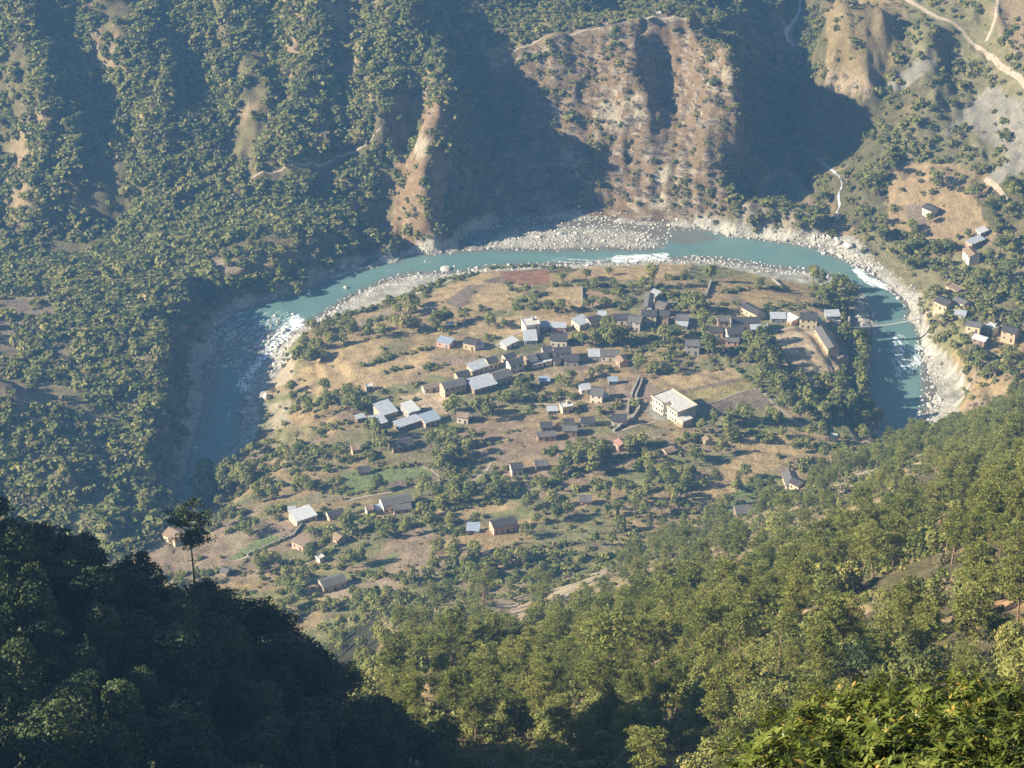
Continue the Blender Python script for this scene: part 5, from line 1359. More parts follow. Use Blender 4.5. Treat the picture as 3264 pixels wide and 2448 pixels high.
grove('B', [(1060, 560), (1500, 560), (1280, 640), (1080, 620)], 4, 5, 7)
grove('C', [(640, 850), (1180, 870), (1240, 960), (800, 1000), (640, 980)], 8, 7, 11)
grove('C', [(1000, 960), (1250, 1000), (1200, 1380), (1000, 1180)], 8, 8, 12)
grove('C', [(1540, 160), (1860, 180), (2000, 420), (1700, 440)], 8, 7, 12)
grove('C', [(1180, 1400), (1500, 1200), (2120, 1400), (2212, 1659), (1500, 1650)], 14, 9, 14)
grove('E', [(750, 800), (1150, 730), (1900, 560), (2212, 600), (1950, 960), (1560, 1300), (1450, 1560), (700, 1640), (850, 1340), (1140, 1180), (1150, 960), (680, 960)], 34, 6, 10)
grove('E', [(0, 960), (620, 850), (760, 1000), (300, 1180), (0, 1160)], 12, 6, 9)
grove('D', [(680, 1130), (1180, 1060), (1760, 1080), (1700, 1230), (950, 1350), (760, 1300)], 14, 6, 9)
grove('D', [(840, 590), (1300, 650), (1250, 800), (1000, 980), (740, 840)], 9, 7, 10)
grove('H', [(1320, 780), (2212, 620), (2212, 900), (1700, 1100), (1450, 1150)], 12, 6, 10)
grove('H', [(400, 1250), (1000, 1200), (1000, 1659), (400, 1659)], 10, 6, 10)
grove('G', [(640, 60), (1400, 20), (1300, 200), (900, 280), (660, 330)], 12, 8, 12)
grove('G', [(1100, 900), (1900, 830), (1950, 1100), (1800, 1400), (1500, 1100)], 9, 6, 9)
grove('R', [(480, 160), (780, 120), (700, 800), (500, 860), (480, 450)], 8, 6, 10)
grove('R', [(600, 800), (1150, 760), (1300, 1100), (1000, 1300), (680, 1000)], 12, 6, 10)
grove('R', [(1500, 900), (2203, 780), (2203, 1659), (1650, 1560), (1250, 1100)], 18, 6, 10)
grove('R', [(1600, 0), (2203, 60), (2203, 760), (1950, 760), (1700, 500), (1550, 250)], 14, 5, 9)
grove('q5', [(1570, 440), (1840, 500), (2212, 760), (2212, 900), (1900, 780), (1700, 600)], 14, 6, 10)
hedge('F', [(1838, 690), (1856, 760), (1856, 850), (1880, 920)], 20, 10, 14, 'b', 14)
hedge('F', [(1800, 640), (1830, 680)], 5, 9, 13, 'b', 10)
hedge('F', [(1400, 46), (1440, 30), (1480, 40), (1560, 62)], 7, 6, 9, 'b', 14)
grove('F', [(400, 1120), (640, 1020), (760, 1080), (560, 1180), (300, 1230)], 14, 5, 9)
grove('F', [(640, 1180), (1000, 1060), (1300, 1080), (1300, 1180), (900, 1200), (700, 1300)], 22, 5, 9)
grove('F', [(560, 1290), (830, 1260), (1100, 1200), (1300, 1260), (820, 1400), (640, 1400)], 26, 5, 9)
grove('F', [(1300, 1080), (1650, 1000), (1750, 1060), (1500, 1180), (1300, 1200)], 18, 5, 9)
grove('F', [(1650, 940), (1850, 930), (1960, 950), (1900, 1020), (1760, 1030)], 14, 5, 9)
NB = len(TREES)

# pines of the near slope: a jittered world grid over the slope
slope_pts = []
for yy in np.concatenate([np.arange(150, 430, 6.6), np.arange(430, 1010, 5.6)]):
    for xx in np.arange(-110, 470, 5.8):
        x, y = xx + rnd.uniform(-2.7, 2.7), yy + rnd.uniform(-2.7, 2.7)
        z = float(ground(x, y))
        pin = 549 - .64 * y + .42 * max(x, 0)
        ravine = x < -0.058 * y - 2
        if ravine and (y < 300 or y > 860 or x < -0.058 * y - 70 or z < 30 or rnd.random() < .35): continue
        if not ravine and (abs(z - pin) > 16 or z < 14): continue
        if y < 262 and x < -7: continue
        if y > 540 and x < 120 and rnd.random() < .72: continue
        if rnd.random() < .10: continue
        u, v = project((x, y, z + 6))
        if u < -150 or u > 6800 or v > 3000 or v < 900: continue
        if fbm(np.array([x]), np.array([y]), 46, 300, 3)[0] < -0.42: continue
        slope_pts.append((y, x, z, ravine))
slope_pts.sort()
for y, x, z, rav in slope_pts:
    h = rnd.uniform(7, 12.5) if y < 480 else rnd.uniform(6.5, 11)
    if rnd.random() < .06: h *= 1.35
    if fbm(np.array([x]), np.array([y]), 30, 310, 2)[0] > .20 and y > 330: continue
    k = 'p' if (rnd.random() < (0.78 if y > 330 else .35) and not rav) else 'b2'
    if k == 'b2': h *= .66
    put(x, y, h, h * .22 if k == 'p' else h * .45, k, 3.0)

PB = [broad_proto(100 + i, 10, 4.2, 620, 0.85, LM['broad'], base=b, nl=8) for i, b in enumerate((.25, .3, .2, .35, .28))]
PT = [broad_proto(140 + i, 10, 2.6, 560, 0.75, LM['broad'], base=.12, nl=9) for i in range(2)]       # columnar
PP = [pine_proto(200 + i, 14, nb, 15, 0.62, bare, wd) for i, (nb, bare, wd) in enumerate(((38, .42, .2), (32, .5, .23), (44, .35, .18), (28, .55, .25), (36, .3, .21)))]
PBn = [broad_proto(160 + i, 10, 4.2, 3000, 0.38, LM['broad'], base=b, nl=13) for i, b in enumerate((.15, .25, .2))]
PPn = [pine_proto(260 + i, 14, nb, 46, 0.40, bare, wd, 6) for i, (nb, bare, wd) in enumerate(((40, .35, .2), (32, .45, .24), (46, .3, .18), (30, .5, .22)))]
PPd = [pine_proto(290 + i, 14, nb, 34, 0.40, bare, wd, 22) for i, (nb, bare, wd) in enumerate(((20, .6, .17), (16, .55, .2)))]
def make_tree(name, protos, scale, x, y, z, rz, tilt=0.04):
    cr, tr = protos
    root = link(name, None); root.location = (x, y, z); root.rotation_euler = (rnd.gauss(0, tilt), rnd.gauss(0, tilt), rz)
    root.scale = scale
    a = link("trunk", tr, root); b = link("crown", cr, root)
    return root
ITREES = []     # (object, kind, x, y, h)
rest = []
nbl = npn = 0
order = sorted(range(len(TREES)), key=lambda i: -(TREES[i][3] / math.hypot(TREES[i][1], TREES[i][2] - CAM_H)) * (2.2 if i < NB else 1))
for i in order:
    x, y, z, h, R, kind = TREES[i]
    u, v = project((x, y, z + h * .7))
    inview = -20 < u < 3284 and -20 < v < 2468
    if kind in ('b', 'b2') and inview and nbl < 295:
        nbl += 1; tall = R < h * .4 or (kind == 'b' and h > 13)
        pr_ = rnd.choice(PBn) if (y < 520 and kind != 'b') else rnd.choice(PT) if tall else rnd.choice(PB)
        s = h / 10; w = s * (R / (h * .42)) if not tall else s
        ITREES.append((make_tree("broadleaf_tree", pr_, (w, w, s), x, y, z, rnd.uniform(0, 6.28)), 'b', x, y, h))
    elif kind == 'p' and inview and npn < 290:
        npn += 1; s = h / 14 * 1.08; w = s * rnd.uniform(.75, 1.12)
        ITREES.append((make_tree("pine_tree", rnd.choice(PPn) if y < 560 else rnd.choice(PP), (w, w, s), x, y, z, rnd.uniform(0, 6.28)), 'p', x, y, h))
    else:
        rest.append((x, y, z, h, R, kind))
print("trees", len(TREES), "broad", nbl, "pine", npn, "rest", len(rest))

# ---------------------------------------------------------------- scattered growth that nobody could count (geometry nodes on point meshes)
def scatter(name, protos, pts, label, cat='woodland'):
    """pts rows: x, y, z, scale, yaw, proto index, width factor"""
    pts = np.array(pts, np.float32)
    me = bpy.data.meshes.new(name)
    me.vertices.add(len(pts)); me.vertices.foreach_set("co", pts[:, :3].ravel())
    add_attr(me, "sc", np.stack([pts[:, 3] * pts[:, 6], pts[:, 3] * pts[:, 6], pts[:, 3]], 1), 'FLOAT_VECTOR')
    add_attr(me, "rot", np.stack([np.zeros(len(pts)), np.zeros(len(pts)), pts[:, 4]], 1), 'FLOAT_VECTOR')
    a = me.attributes.new("idx", 'INT', 'POINT'); a.data.foreach_set("value", pts[:, 5].astype(np.int32))
    o = link(name, me)
    col = bpy.data.collections.new(name + "_kinds")
    for i, p in enumerate(protos):
        po = bpy.data.objects.new("%s_kind_%02d" % (name, i), p); col.objects.link(po)
    ng = bpy.data.node_groups.new(name + "_scatter", 'GeometryNodeTree')
    ng.interface.new_socket("Geometry", in_out='INPUT', socket_type='NodeSocketGeometry')
    ng.interface.new_socket("Geometry", in_out='OUTPUT', socket_type='NodeSocketGeometry')
    gi, go = ng.nodes.new("NodeGroupInput"), ng.nodes.new("NodeGroupOutput")
    iop = ng.nodes.new("GeometryNodeInstanceOnPoints"); ci = ng.nodes.new("GeometryNodeCollectionInfo")
    ci.inputs['Collection'].default_value = col; ci.inputs['Separate Children'].default_value = True; ci.inputs['Reset Children'].default_value = True
    iop.inputs['Pick Instance'].default_value = True
    def attr(nm, t):
        n = ng.nodes.new("GeometryNodeInputNamedAttribute"); n.data_type = t; n.inputs['Name'].default_value = nm; return n.outputs[0]
    ng.links.new(gi.outputs[0], iop.inputs['Points']); ng.links.new(ci.outputs[0], iop.inputs['Instance'])
    ng.links.new(attr("idx", 'INT'), iop.inputs['Instance Index'])
    rr_ = ng.nodes.new("FunctionNodeEulerToRotation"); ng.links.new(attr("rot", 'FLOAT_VECTOR'), rr_.inputs[0])
    ng.links.new(rr_.outputs[0], iop.inputs['Rotation'])
    ng.links.new(attr("sc", 'FLOAT_VECTOR'), iop.inputs['Scale'])
    ng.links.new(iop.outputs[0], go.inputs[0])
    md = o.modifiers.new("scatter", 'NODES'); md.node_group = ng
    tag(o, label, cat, kind='stuff')
    return o

# the remaining trees of the near slope and the orchards
def joined(protos):
    """crown and trunk of a prototype in one mesh, for the scattered kinds"""
    out = []
    for cr, tr in protos:
        nv1, nv2 = len(cr.vertices), len(tr.vertices)
        co = np.empty((nv1 + nv2) * 3, np.float32); a = np.empty(nv1 * 3, np.float32); b = np.empty(nv2 * 3, np.float32)
        cr.vertices.foreach_get("co", a); tr.vertices.foreach_get("co", b)
        fs = [tuple(p.vertices) for p in cr.polygons] + [tuple(v + nv1 for v in p.vertices) for p in tr.polygons]
        me = bpy.data.meshes.new("tree"); me.from_pydata(np.concatenate([a, b]).reshape(-1, 3).tolist(), [], fs)
        me.materials.append(cr.materials[0]); me.materials.append(tr.materials[0])
        me.polygons.foreach_set("material_index", [0] * len(cr.polygons) + [1] * len(tr.polygons))
        t = np.zeros(nv1, np.float32); cr.attributes["tone"].data.foreach_get("value", t)
        add_attr(me, "tone", np.concatenate([t, np.zeros(nv2)]))
        out.append(me)
    return out
JP, JB = joined(PP), joined(PB)
scatter("pine_forest", JP + JB,
        [(x, y, z, h / 14 if k == 'p' else h / 10, rnd.uniform(0, 6.28), rnd.randrange(5) + (0 if k == 'p' else 5), rnd.uniform(.95, 1.3)) for x, y, z, h, R, k in rest],
        "dense olive pine forest clothing the sunlit slope that rises to the right", "forest")

# small bushes: prototypes for the far mountainside, hedges and undergrowth
SB = [crown_mesh("bush", lobes_round(np.random.default_rng(400 + i), 1.0, 1.5, 5, .1), 110, .42, LM['hill'], 410 + i) for i in range(5)]
SC = [crown_mesh("scrub", lobes_round(np.random.default_rng(440 + i), 1.0, 1.0, 5, .05), 70, .40, LM['scrub'], 450 + i) for i in range(3)]
SH = [crown_mesh("hedge_bush", lobes_round(np.random.default_rng(420 + i), 1.0, 1.4, 5, .1), 120, .40, LM['broad'], 430 + i) for i in range(4)]
r_ = np.random.default_rng(5)
def visible(x, y, z, pad=120):
    u, v = project((x, y, z)); return (u > -pad) & (u < 3264 + pad) & (v > -pad * 2) & (v < 2448 + pad)
# -- far mountainside and the hills across the river
n = 90000
x = r_.uniform(-330, 330, n); y = r_.uniform(840, 1560, n); z = ground(x, y)
u, v = project((x, y, z)); uf, vf = u / K, v / K
onmount = (z > RZ + 3) & ~in_poly(u, v, [(p[0] * K, p[1] * K) for p in NEAR_SHORE + [(2212, 1000), (2212, 1700), (0, 1700), (0, 1290), (330, 1180)]])
leftm = (uf < 1010) & (vf < 700)
lhill = (uf < 470) & (vf > 590)
cliff = in_poly(uf, vf, [(1080, 180), (1240, 70), (1500, 40), (1620, 110), (1600, 300), (1560, 500), (1020, 500), (1150, 300)])
ridgeA = in_poly(uf, vf, [(850, 540), (868, 230), (925, 190), (962, 260), (955, 540)])
grassD = in_poly(uf, vf, [(1785, -60), (1785, 205), (1880, 210), (1960, 110), (1940, -60)])
right = (uf > 1800) & ~grassD
farm = in_poly(u, v, [px('q3', *p) for p in [(1330, 1230), (1380, 1060), (1800, 1060), (1990, 1500), (1700, 1580), (1330, 1480)]])
scree = in_poly(uf, vf, [(2060, 250), (2140, 190), (2300, 260), (2300, 420), (2160, 330)])
dn = fbm(x, y * .6, 26, 500, 4); dn2 = fbm(x, y, 9, 510, 2)
dens = np.where(leftm, .95, .5)
dens = np.where(leftm, .95 - .83 * sstep(.08, .26, dn + .25 * dn2), dens); dens = np.where(lhill, np.where((uf < 170) & (vf > 640) & (vf < 900), .05, .34) + .45 * sstep(.12, -.2, dn + .5 * dn2), dens)
dens = np.where((uf > 325) & (uf < 470) & (vf > 600) & (z > RZ + 5), .85, dens)
ledge = sstep(.1, .8, np.sin(z * .85 + 3 * fbm(x, y, 30, 33, 3)))
dens = np.where(cliff, .10 + .22 * ledge + .85 * sstep(-.02, .14, dn + .35 * dn2), dens); dens = np.where(ridgeA, .10 + .5 * sstep(0, .25, dn2), dens); dens = np.where(grassD, .05 + .25 * sstep(.2, .35, dn2), dens)
dens = np.where(right, .12 + .42 * sstep(-.1, .25, dn + .5 * dn2), dens); dens = np.where(farm, .03, dens); dens = np.where(scree, .1, dens)
dens = np.where(in_poly(uf, vf, [(440, 545), (560, 500), (800, 520), (620, 590), (460, 600)]), .18, dens)
dens = np.where((z < RZ + 6) , dens * .4, dens)
ok = onmount & visible(x, y, z) & (r_.random(n) < dens)
for c_, q_ in (('q3', [(1690, 870), (1980, 560), (2080, 560), (1860, 740), (1730, 880)]), ('q3', [(1290, 580), (1500, 400), (1690, 370), (1500, 530), (1430, 590)]), ('q3', [(1930, 1170), (2212, 970), (2300, 1050), (2100, 1180)])):
    ok &= ~(in_poly(u, v, [px(c_, *p) for p in q_]) & (r_.random(n) < .85))
for a_, b_, s_ in KEEPXY:
    ok &= ~((np.abs(x - a_) < s_) & (np.abs(y - b_) < s_))
for ln in KEEPLINE:
    if max(q_[1] for q_ in ln) > 1150:
        ok[ok] = seg_dist(x[ok], y[ok] + 1.2, ln) > 3.4
sc_ = r_.uniform(.8, 3.7, n) * np.where(leftm | lhill, 1.1, .8) * np.where(cliff | grassD | ridgeA, r_.uniform(.4, 1.05, n), 1) * np.where(r_.random(n) < .08, 1.4, 1)
pr_i = np.where(r_.random(n) < np.where(leftm, .10, np.where(cliff | ridgeA, .6, .25)), 5 + r_.integers(0, 3, n), r_.integers(0, 5, n))
def scat(mask, protos, idx, sc, name, label, cat):
    m = mask
    pts = np.stack([x[m], y[m], z[m] - .3 * sc[m], sc[m], r_.uniform(0, 6.28, m.sum()), idx[m], r_.uniform(.85, 1.5, m.sum())], 1)
    print(name, len(pts))
    return scatter(name, protos, pts, label, cat)
scat(ok & leftm & ~lhill & ~cliff, SB + SC, pr_i, sc_, "mountain_woodland", "thick green woodland over the ribbed mountainside left of the pale cliff", "woodland")
scat(ok & lhill, SB + SC, pr_i, sc_, "knoll_scrub", "mottled scrub on the round hill beside the shaded gorge", "scrub")
scat(ok & ~lhill & (cliff | (~leftm & (uf < 1790))), SB + SC, pr_i, sc_, "cliff_scrub", "thin scrub clinging to the pale cliff and its shaded gullies", "scrub")
scat(ok & ~lhill & ~leftm & ~cliff & (uf >= 1790), SB + SC, pr_i, sc_, "hillside_scrub", "scattered bushes on the mountainside beyond the bridge", "scrub")
# -- hedges, orchard undergrowth on the village terrace
n = 30000
x = r_.uniform(-260, 260, n); y = r_.uniform(760, 1215, n); z = ground(x, y); u, v = project((x, y, z))
onter = in_poly(u, v, [(p[0] * K, p[1] * K) for p in NEAR_SHORE] + [(2212 * K, 1000 * K), (2212 * K, 1500 * K), (200 * K, 1500 * K), (200 * K, 1230 * K)]) & (z > RZ + 3)
OPEN = ['A', [(1360, 580), (1500, 430), (1700, 330), (2212, 150), (2300, 600), (1850, 590)]], ['A', [(440, 980), (900, 890), (1000, 1040), (700, 1190), (300, 1160)]], ['A', [(200, 1180), (900, 1150), (1450, 1010), (1500, 1120), (1300, 1290), (700, 1500), (240, 1440)]], \
  ['B', [(270, 200), (1600, 110), (2212, 110), (2212, 200), (1900, 290), (800, 340), (400, 330)]], ['B', [(640, 480), (820, 350), (1120, 350), (1450, 450), (1420, 600), (900, 560)]], ['B', [(250, 670), (700, 640), (1000, 680), (980, 740), (240, 760)]], \
  ['B', [(540, 1260), (900, 1120), (1500, 1070), (1530, 1130), (880, 1240)]], ['B', [(1340, 1340), (1640, 1270), (1800, 1280), (1900, 1420), (1830, 1480), (1400, 1480)]], ['C', [(560, 120), (1100, 60), (1500, 200), (1560, 380), (1250, 340), (500, 260)]], \
  ['C', [(1180, 700), (1290, 620), (1620, 590), (1790, 900), (1850, 1060), (1500, 1060), (1240, 900)]], ['E', [(1150, 190), (1500, 100), (1990, 70), (2212, 170), (2420, 420), (2100, 560), (1500, 560), (900, 690), (1050, 500), (1120, 480)]], \
  ['E', [(0, 770), (560, 700), (660, 740), (450, 860), (0, 950)]], ['E', [(600, 1100), (1140, 950), (760, 1150), (400, 1330), (0, 1400), (300, 1220)]], ['E', [(1560, 1420), (1900, 1100), (2212, 880), (2420, 820), (2500, 900), (2212, 1400), (1900, 1540)]], \
  ['D', [(1100, 570), (1300, 480), (1850, 430), (2212, 560), (2212, 720), (1700, 820), (1300, 660)]], ['D', [(0, 960), (770, 900), (990, 1020), (430, 1120), (0, 1210)]], ['D', [(900, 1380), (1680, 1270), (1300, 1400), (900, 1450)]], \
  ['D', [(500, 220), (820, 150), (1060, 170), (1030, 390), (900, 380), (700, 240)]], ['H', [(780, 700), (900, 620), (1120, 580), (1230, 640), (1330, 850), (1300, 1000), (1150, 1100), (250, 1000), (600, 900)]], \
  ['G', [(520, 780), (1000, 540), (1400, 320), (1330, 440), (1500, 500), (1680, 500), (1700, 600), (1250, 880), (1040, 820)]], ['H', [(1240, 660), (2100, 520), (2100, 660), (1300, 730)]], ['H', [(100, 1200), (900, 1110), (750, 1240), (100, 1350)]]
openm = np.zeros(n, bool)
for c_, q_ in OPEN: openm |= in_poly(u, v, [px(c_, *p) for p in q_])
hd = fbm(x * .45 + y * .2, y * 1.6, 22, 600, 4)          # belts that follow the terrace edges
hedgy = sstep(.02, .22, hd)
dens = np.where(openm, .012, .06 + .9 * hedgy) * np.where(v / K > 960, 1.45, .85)
ok = onter & (r_.random(n) < dens)
for a_, b_, s_ in KEEPXY: ok &= ~((np.abs(x - a_) < s_) & (np.abs(y - b_) < s_))
for ln in KEEPLINE: ok[ok] = seg_dist(x[ok], y[ok], ln) > 1.6
for a_, b_, c_, e_ in KEEP: ok &= ~((u > a_) & (u < b_) & (v > c_) & (v < e_ + 8))
sc_ = r_.uniform(.6, 1.9, n) * np.where(openm, .5, 1) * np.where(r_.random(n) < .15, 1.5, 1)
scat(ok, SH + SC, np.where(r_.random(n) < .22, 4 + r_.integers(0, 3, n), r_.integers(0, 4, n)), sc_, "field_hedgerows", "low hedgerow bushes along the terrace edges between the fields", "hedgerow")
# hedge lines seen in the photograph
HL = [('A', [(450, 690), (700, 640), (900, 590), (1120, 500), (1380, 400), (1620, 320), (1780, 260)], 3.0), ('A', [(780, 1170), (1000, 1110), (1200, 1040), (1480, 990)], 2.2), ('B', [(700, 440), (560, 500), (440, 520)], 3), ('B', [(850, 350), (1300, 350), (1700, 370)], 2.4),
      ('B', [(200, 180), (600, 160), (1000, 190)], 2.2), ('A', [(1000, 1260), (1150, 1190), (1300, 1180)], 2), ('B', [(1200, 370), (1400, 430), (1600, 480)], 1.6), ('C', [(640, 270), (860, 240), (1360, 240)], 2.6), ('C', [(120, 130), (330, 110)], 3), ('C', [(100, 400), (220, 430)], 2),
      ('D', [(0, 1200), (300, 1130)], 1.4), ('D', [(240, 930), (560, 920), (740, 880)], 1.5), ('D', [(1300, 660), (1500, 680), (1700, 640)], 1.6), ('D', [(1000, 1370), (1300, 1300), (1600, 1250)], 2), ('D', [(940, 560), (1140, 540)], 1.6), ('D', [(1620, 570), (1780, 540)], 1),
      ('D', [(500, 1440), (380, 1490), (250, 1560), (100, 1560)], 3), ('D', [(750, 1500), (640, 1530), (530, 1590)], 2), ('H', [(840, 490), (700, 540), (560, 600)], 2.6), ('H', [(1250, 650), (1450, 640), (1600, 650)], 1.2), ('H', [(1800, 820), (2100, 740)], 1.4), ('H', [(0, 760), (300, 660)], 2.2), ('H', [(20, 860), (240, 790)], 2),
      ('G', [(1000, 640), (1150, 560), (1300, 480)], 2.2), ('G', [(700, 480), (900, 400), (1150, 460)], 2.4), ('G', [(1270, 870), (1450, 780), (1640, 660)], 1.6), ('G', [(2040, 120), (2212, 90)], 1.6), ('G', [(1000, 430), (1130, 370)], 2), ('E', [(0, 1500), (160, 1500)], 1.4), ('E', [(760, 1150), (1000, 1060), (1180, 990)], 3),
      ('E', [(1760, 100), (1880, 100)], 1.4), ('E', [(620, 1060), (900, 1010)], 1.4), ('E', [(240, 1310), (380, 1290)], 2.6), ('B', [(1900, 1060), (2212, 1030)], 2.6), ('C', [(0, 930), (280, 890)], 2.4), ('R', [(780, 720), (960, 690)], 2), ('C', [(780, 1020), (960, 1180), (1120, 1330)], 2.2)]
pts = []
for c_, ln, s0 in HL:
    pw = [hitc(c_, *p) for p in ln]
    for i in range(len(pw) - 1):
        L = (pw[i + 1] - pw[i]).length
        for k in range(int(L / (s0 * .55)) + 1):
            p = pw[i].lerp(pw[i + 1], rnd.random()); xx, yy = p.x + rnd.gauss(0, .7), p.y + rnd.gauss(0, .7)
            s = s0 * .62 * rnd.uniform(.6, 1.2); pts.append((xx, yy, float(ground(xx, yy)) - .2 * s, s, rnd.uniform(0, 6.28), rnd.randrange(4), rnd.uniform(.9, 1.2)))
scatter("hedge_lines", SH, pts, "thin dark hedges marking the borders of the straw and ploughed fields", "hedge")
# -- undergrowth of the near slope
n = 16000
n = 24000
x = r_.uniform(-80, 450, n); y = 150 + 860 * r_.random(n) ** 1.1; z = ground(x, y); u, v = project((x, y, z))
ok = (np.abs(z - (549 - .64 * y + .42 * np.maximum(x, 0))) < 16) & (z > 14) & (x > -.058 * y) & visible(x, y, z, 2600) & (r_.random(n) < .8)
for pl in CLEAR: ok &= ~in_poly(u, v, pl)
sc_ = r_.uniform(.5, 1.5, n)
scat(ok, SH + SC, np.where(r_.random(n) < .5, 4 + r_.integers(0, 3, n), r_.integers(0, 4, n)), sc_, "slope_undergrowth", "dry undergrowth between the trunks of the pine slope", "undergrowth")

# ---------------------------------------------------------------- dark trees on the shaded spur
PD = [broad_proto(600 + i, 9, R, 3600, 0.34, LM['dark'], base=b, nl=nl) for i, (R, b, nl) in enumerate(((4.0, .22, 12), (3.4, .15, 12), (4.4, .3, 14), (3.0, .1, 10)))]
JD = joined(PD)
spur_pts, nd = [], 0
cand = []
for yy in np.arange(165, 258, 5.6):
    for xx in np.arange(-78, 26, 5.6):
        x, y = xx + rnd.uniform(-2, 2), yy + rnd.uniform(-2, 2)
        sp_ = float(np.interp(x, [-600, -260, -125, -112, -78, -60, -35, -26, -14, 0, 25, 60], [380, 436, 469, 467, 451, 439, 428, 422, 410, 384, 330, 280])) + (0.30 * (240 - y) if y < 240 else -1.15 * (y - 240))
        z = float(ground(x, y))
        if z < sp_ - 6 or x > -5: continue
        if 549 - .64 * y > sp_ + 6 and x > 4: continue
        cand.append((y, x, z))
LPX = at_y(*px('G', 690, 1000), 243)
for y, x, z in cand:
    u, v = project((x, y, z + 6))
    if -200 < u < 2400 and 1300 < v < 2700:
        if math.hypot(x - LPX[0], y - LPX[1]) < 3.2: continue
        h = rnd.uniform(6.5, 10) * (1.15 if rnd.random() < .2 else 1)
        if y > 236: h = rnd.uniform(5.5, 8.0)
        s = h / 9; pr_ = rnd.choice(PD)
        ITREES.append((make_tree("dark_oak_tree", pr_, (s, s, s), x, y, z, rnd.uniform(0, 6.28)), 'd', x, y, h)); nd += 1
print("dark trees", nd)
# big pines and a dark evergreen singled out in the photograph
def tree_px(c, ub, vb, ut, vt, protos, label, wide=1.0, name="pine_tree", cat="pine tree", H=14):
    p = hitc(c, ub, vb); top = at_y(*px(c, ut, vt), p.y)
    s = (top[2] - p.z) / H
    if s < .3: s = .8
    o = make_tree(name, protos, (s * wide, s * wide, s), p.x, p.y, p.z - .5, rnd.uniform(0, 6), .0)
    tag(o, label, cat)
    print(label[:30], [round(q) for q in p], 'h', round(s * H, 1))
tree_px('q7', 1740, 1250, 1760, 680, PPd[0], "half-bare pine with long pale dead limbs, low in the middle of the pine slope", 1.5)
tree_px('q8', 625, 1120, 630, 640, PPd[1], "tall pine with pale trunk and dead side limbs left of the dark evergreen", 1.2)
tree_px('q8', 350, 1180, 385, 640, PPd[0], "dark-stemmed leaning pine, leftmost of the tall ones low on the right slope", 1.0)
tree_px('q7', 920, 690, 905, 330, PPd[1], "pine with bare lower trunk beside the stony scar", 1.1)
tree_px('q8', 950, 1060, 960, 590, PPn[1], "broad dark-crowned pine just left of the bare sandy knoll", 1.2)
tree_px('q8', 260, 640, 300, 330, PPd[1], "slim pale-trunked pine on the upper middle of the slope", .9)
tree_px('q8', 1230, 1140, 1330, 820, PD[2], "round dark evergreen standing in front of the bare sandy knoll", 1.0, "dark_oak_tree", "dark oak tree", 9)
# the lone thin pine on the crest of the dark spur
p = Vector(LPX); g = float(ground(p.x, p.y))
lp = pine_proto(777, 14, 18, 34, .42, .66, .26, 8)
top = at_y(*px('G', 700, 400), 243)[2]
s = (top - g) / 14
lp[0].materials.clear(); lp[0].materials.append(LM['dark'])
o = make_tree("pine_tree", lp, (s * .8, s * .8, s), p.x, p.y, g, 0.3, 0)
tag(o, "lone thin pine with ragged flat crown and bare trunk on the dark spur", "pine tree")

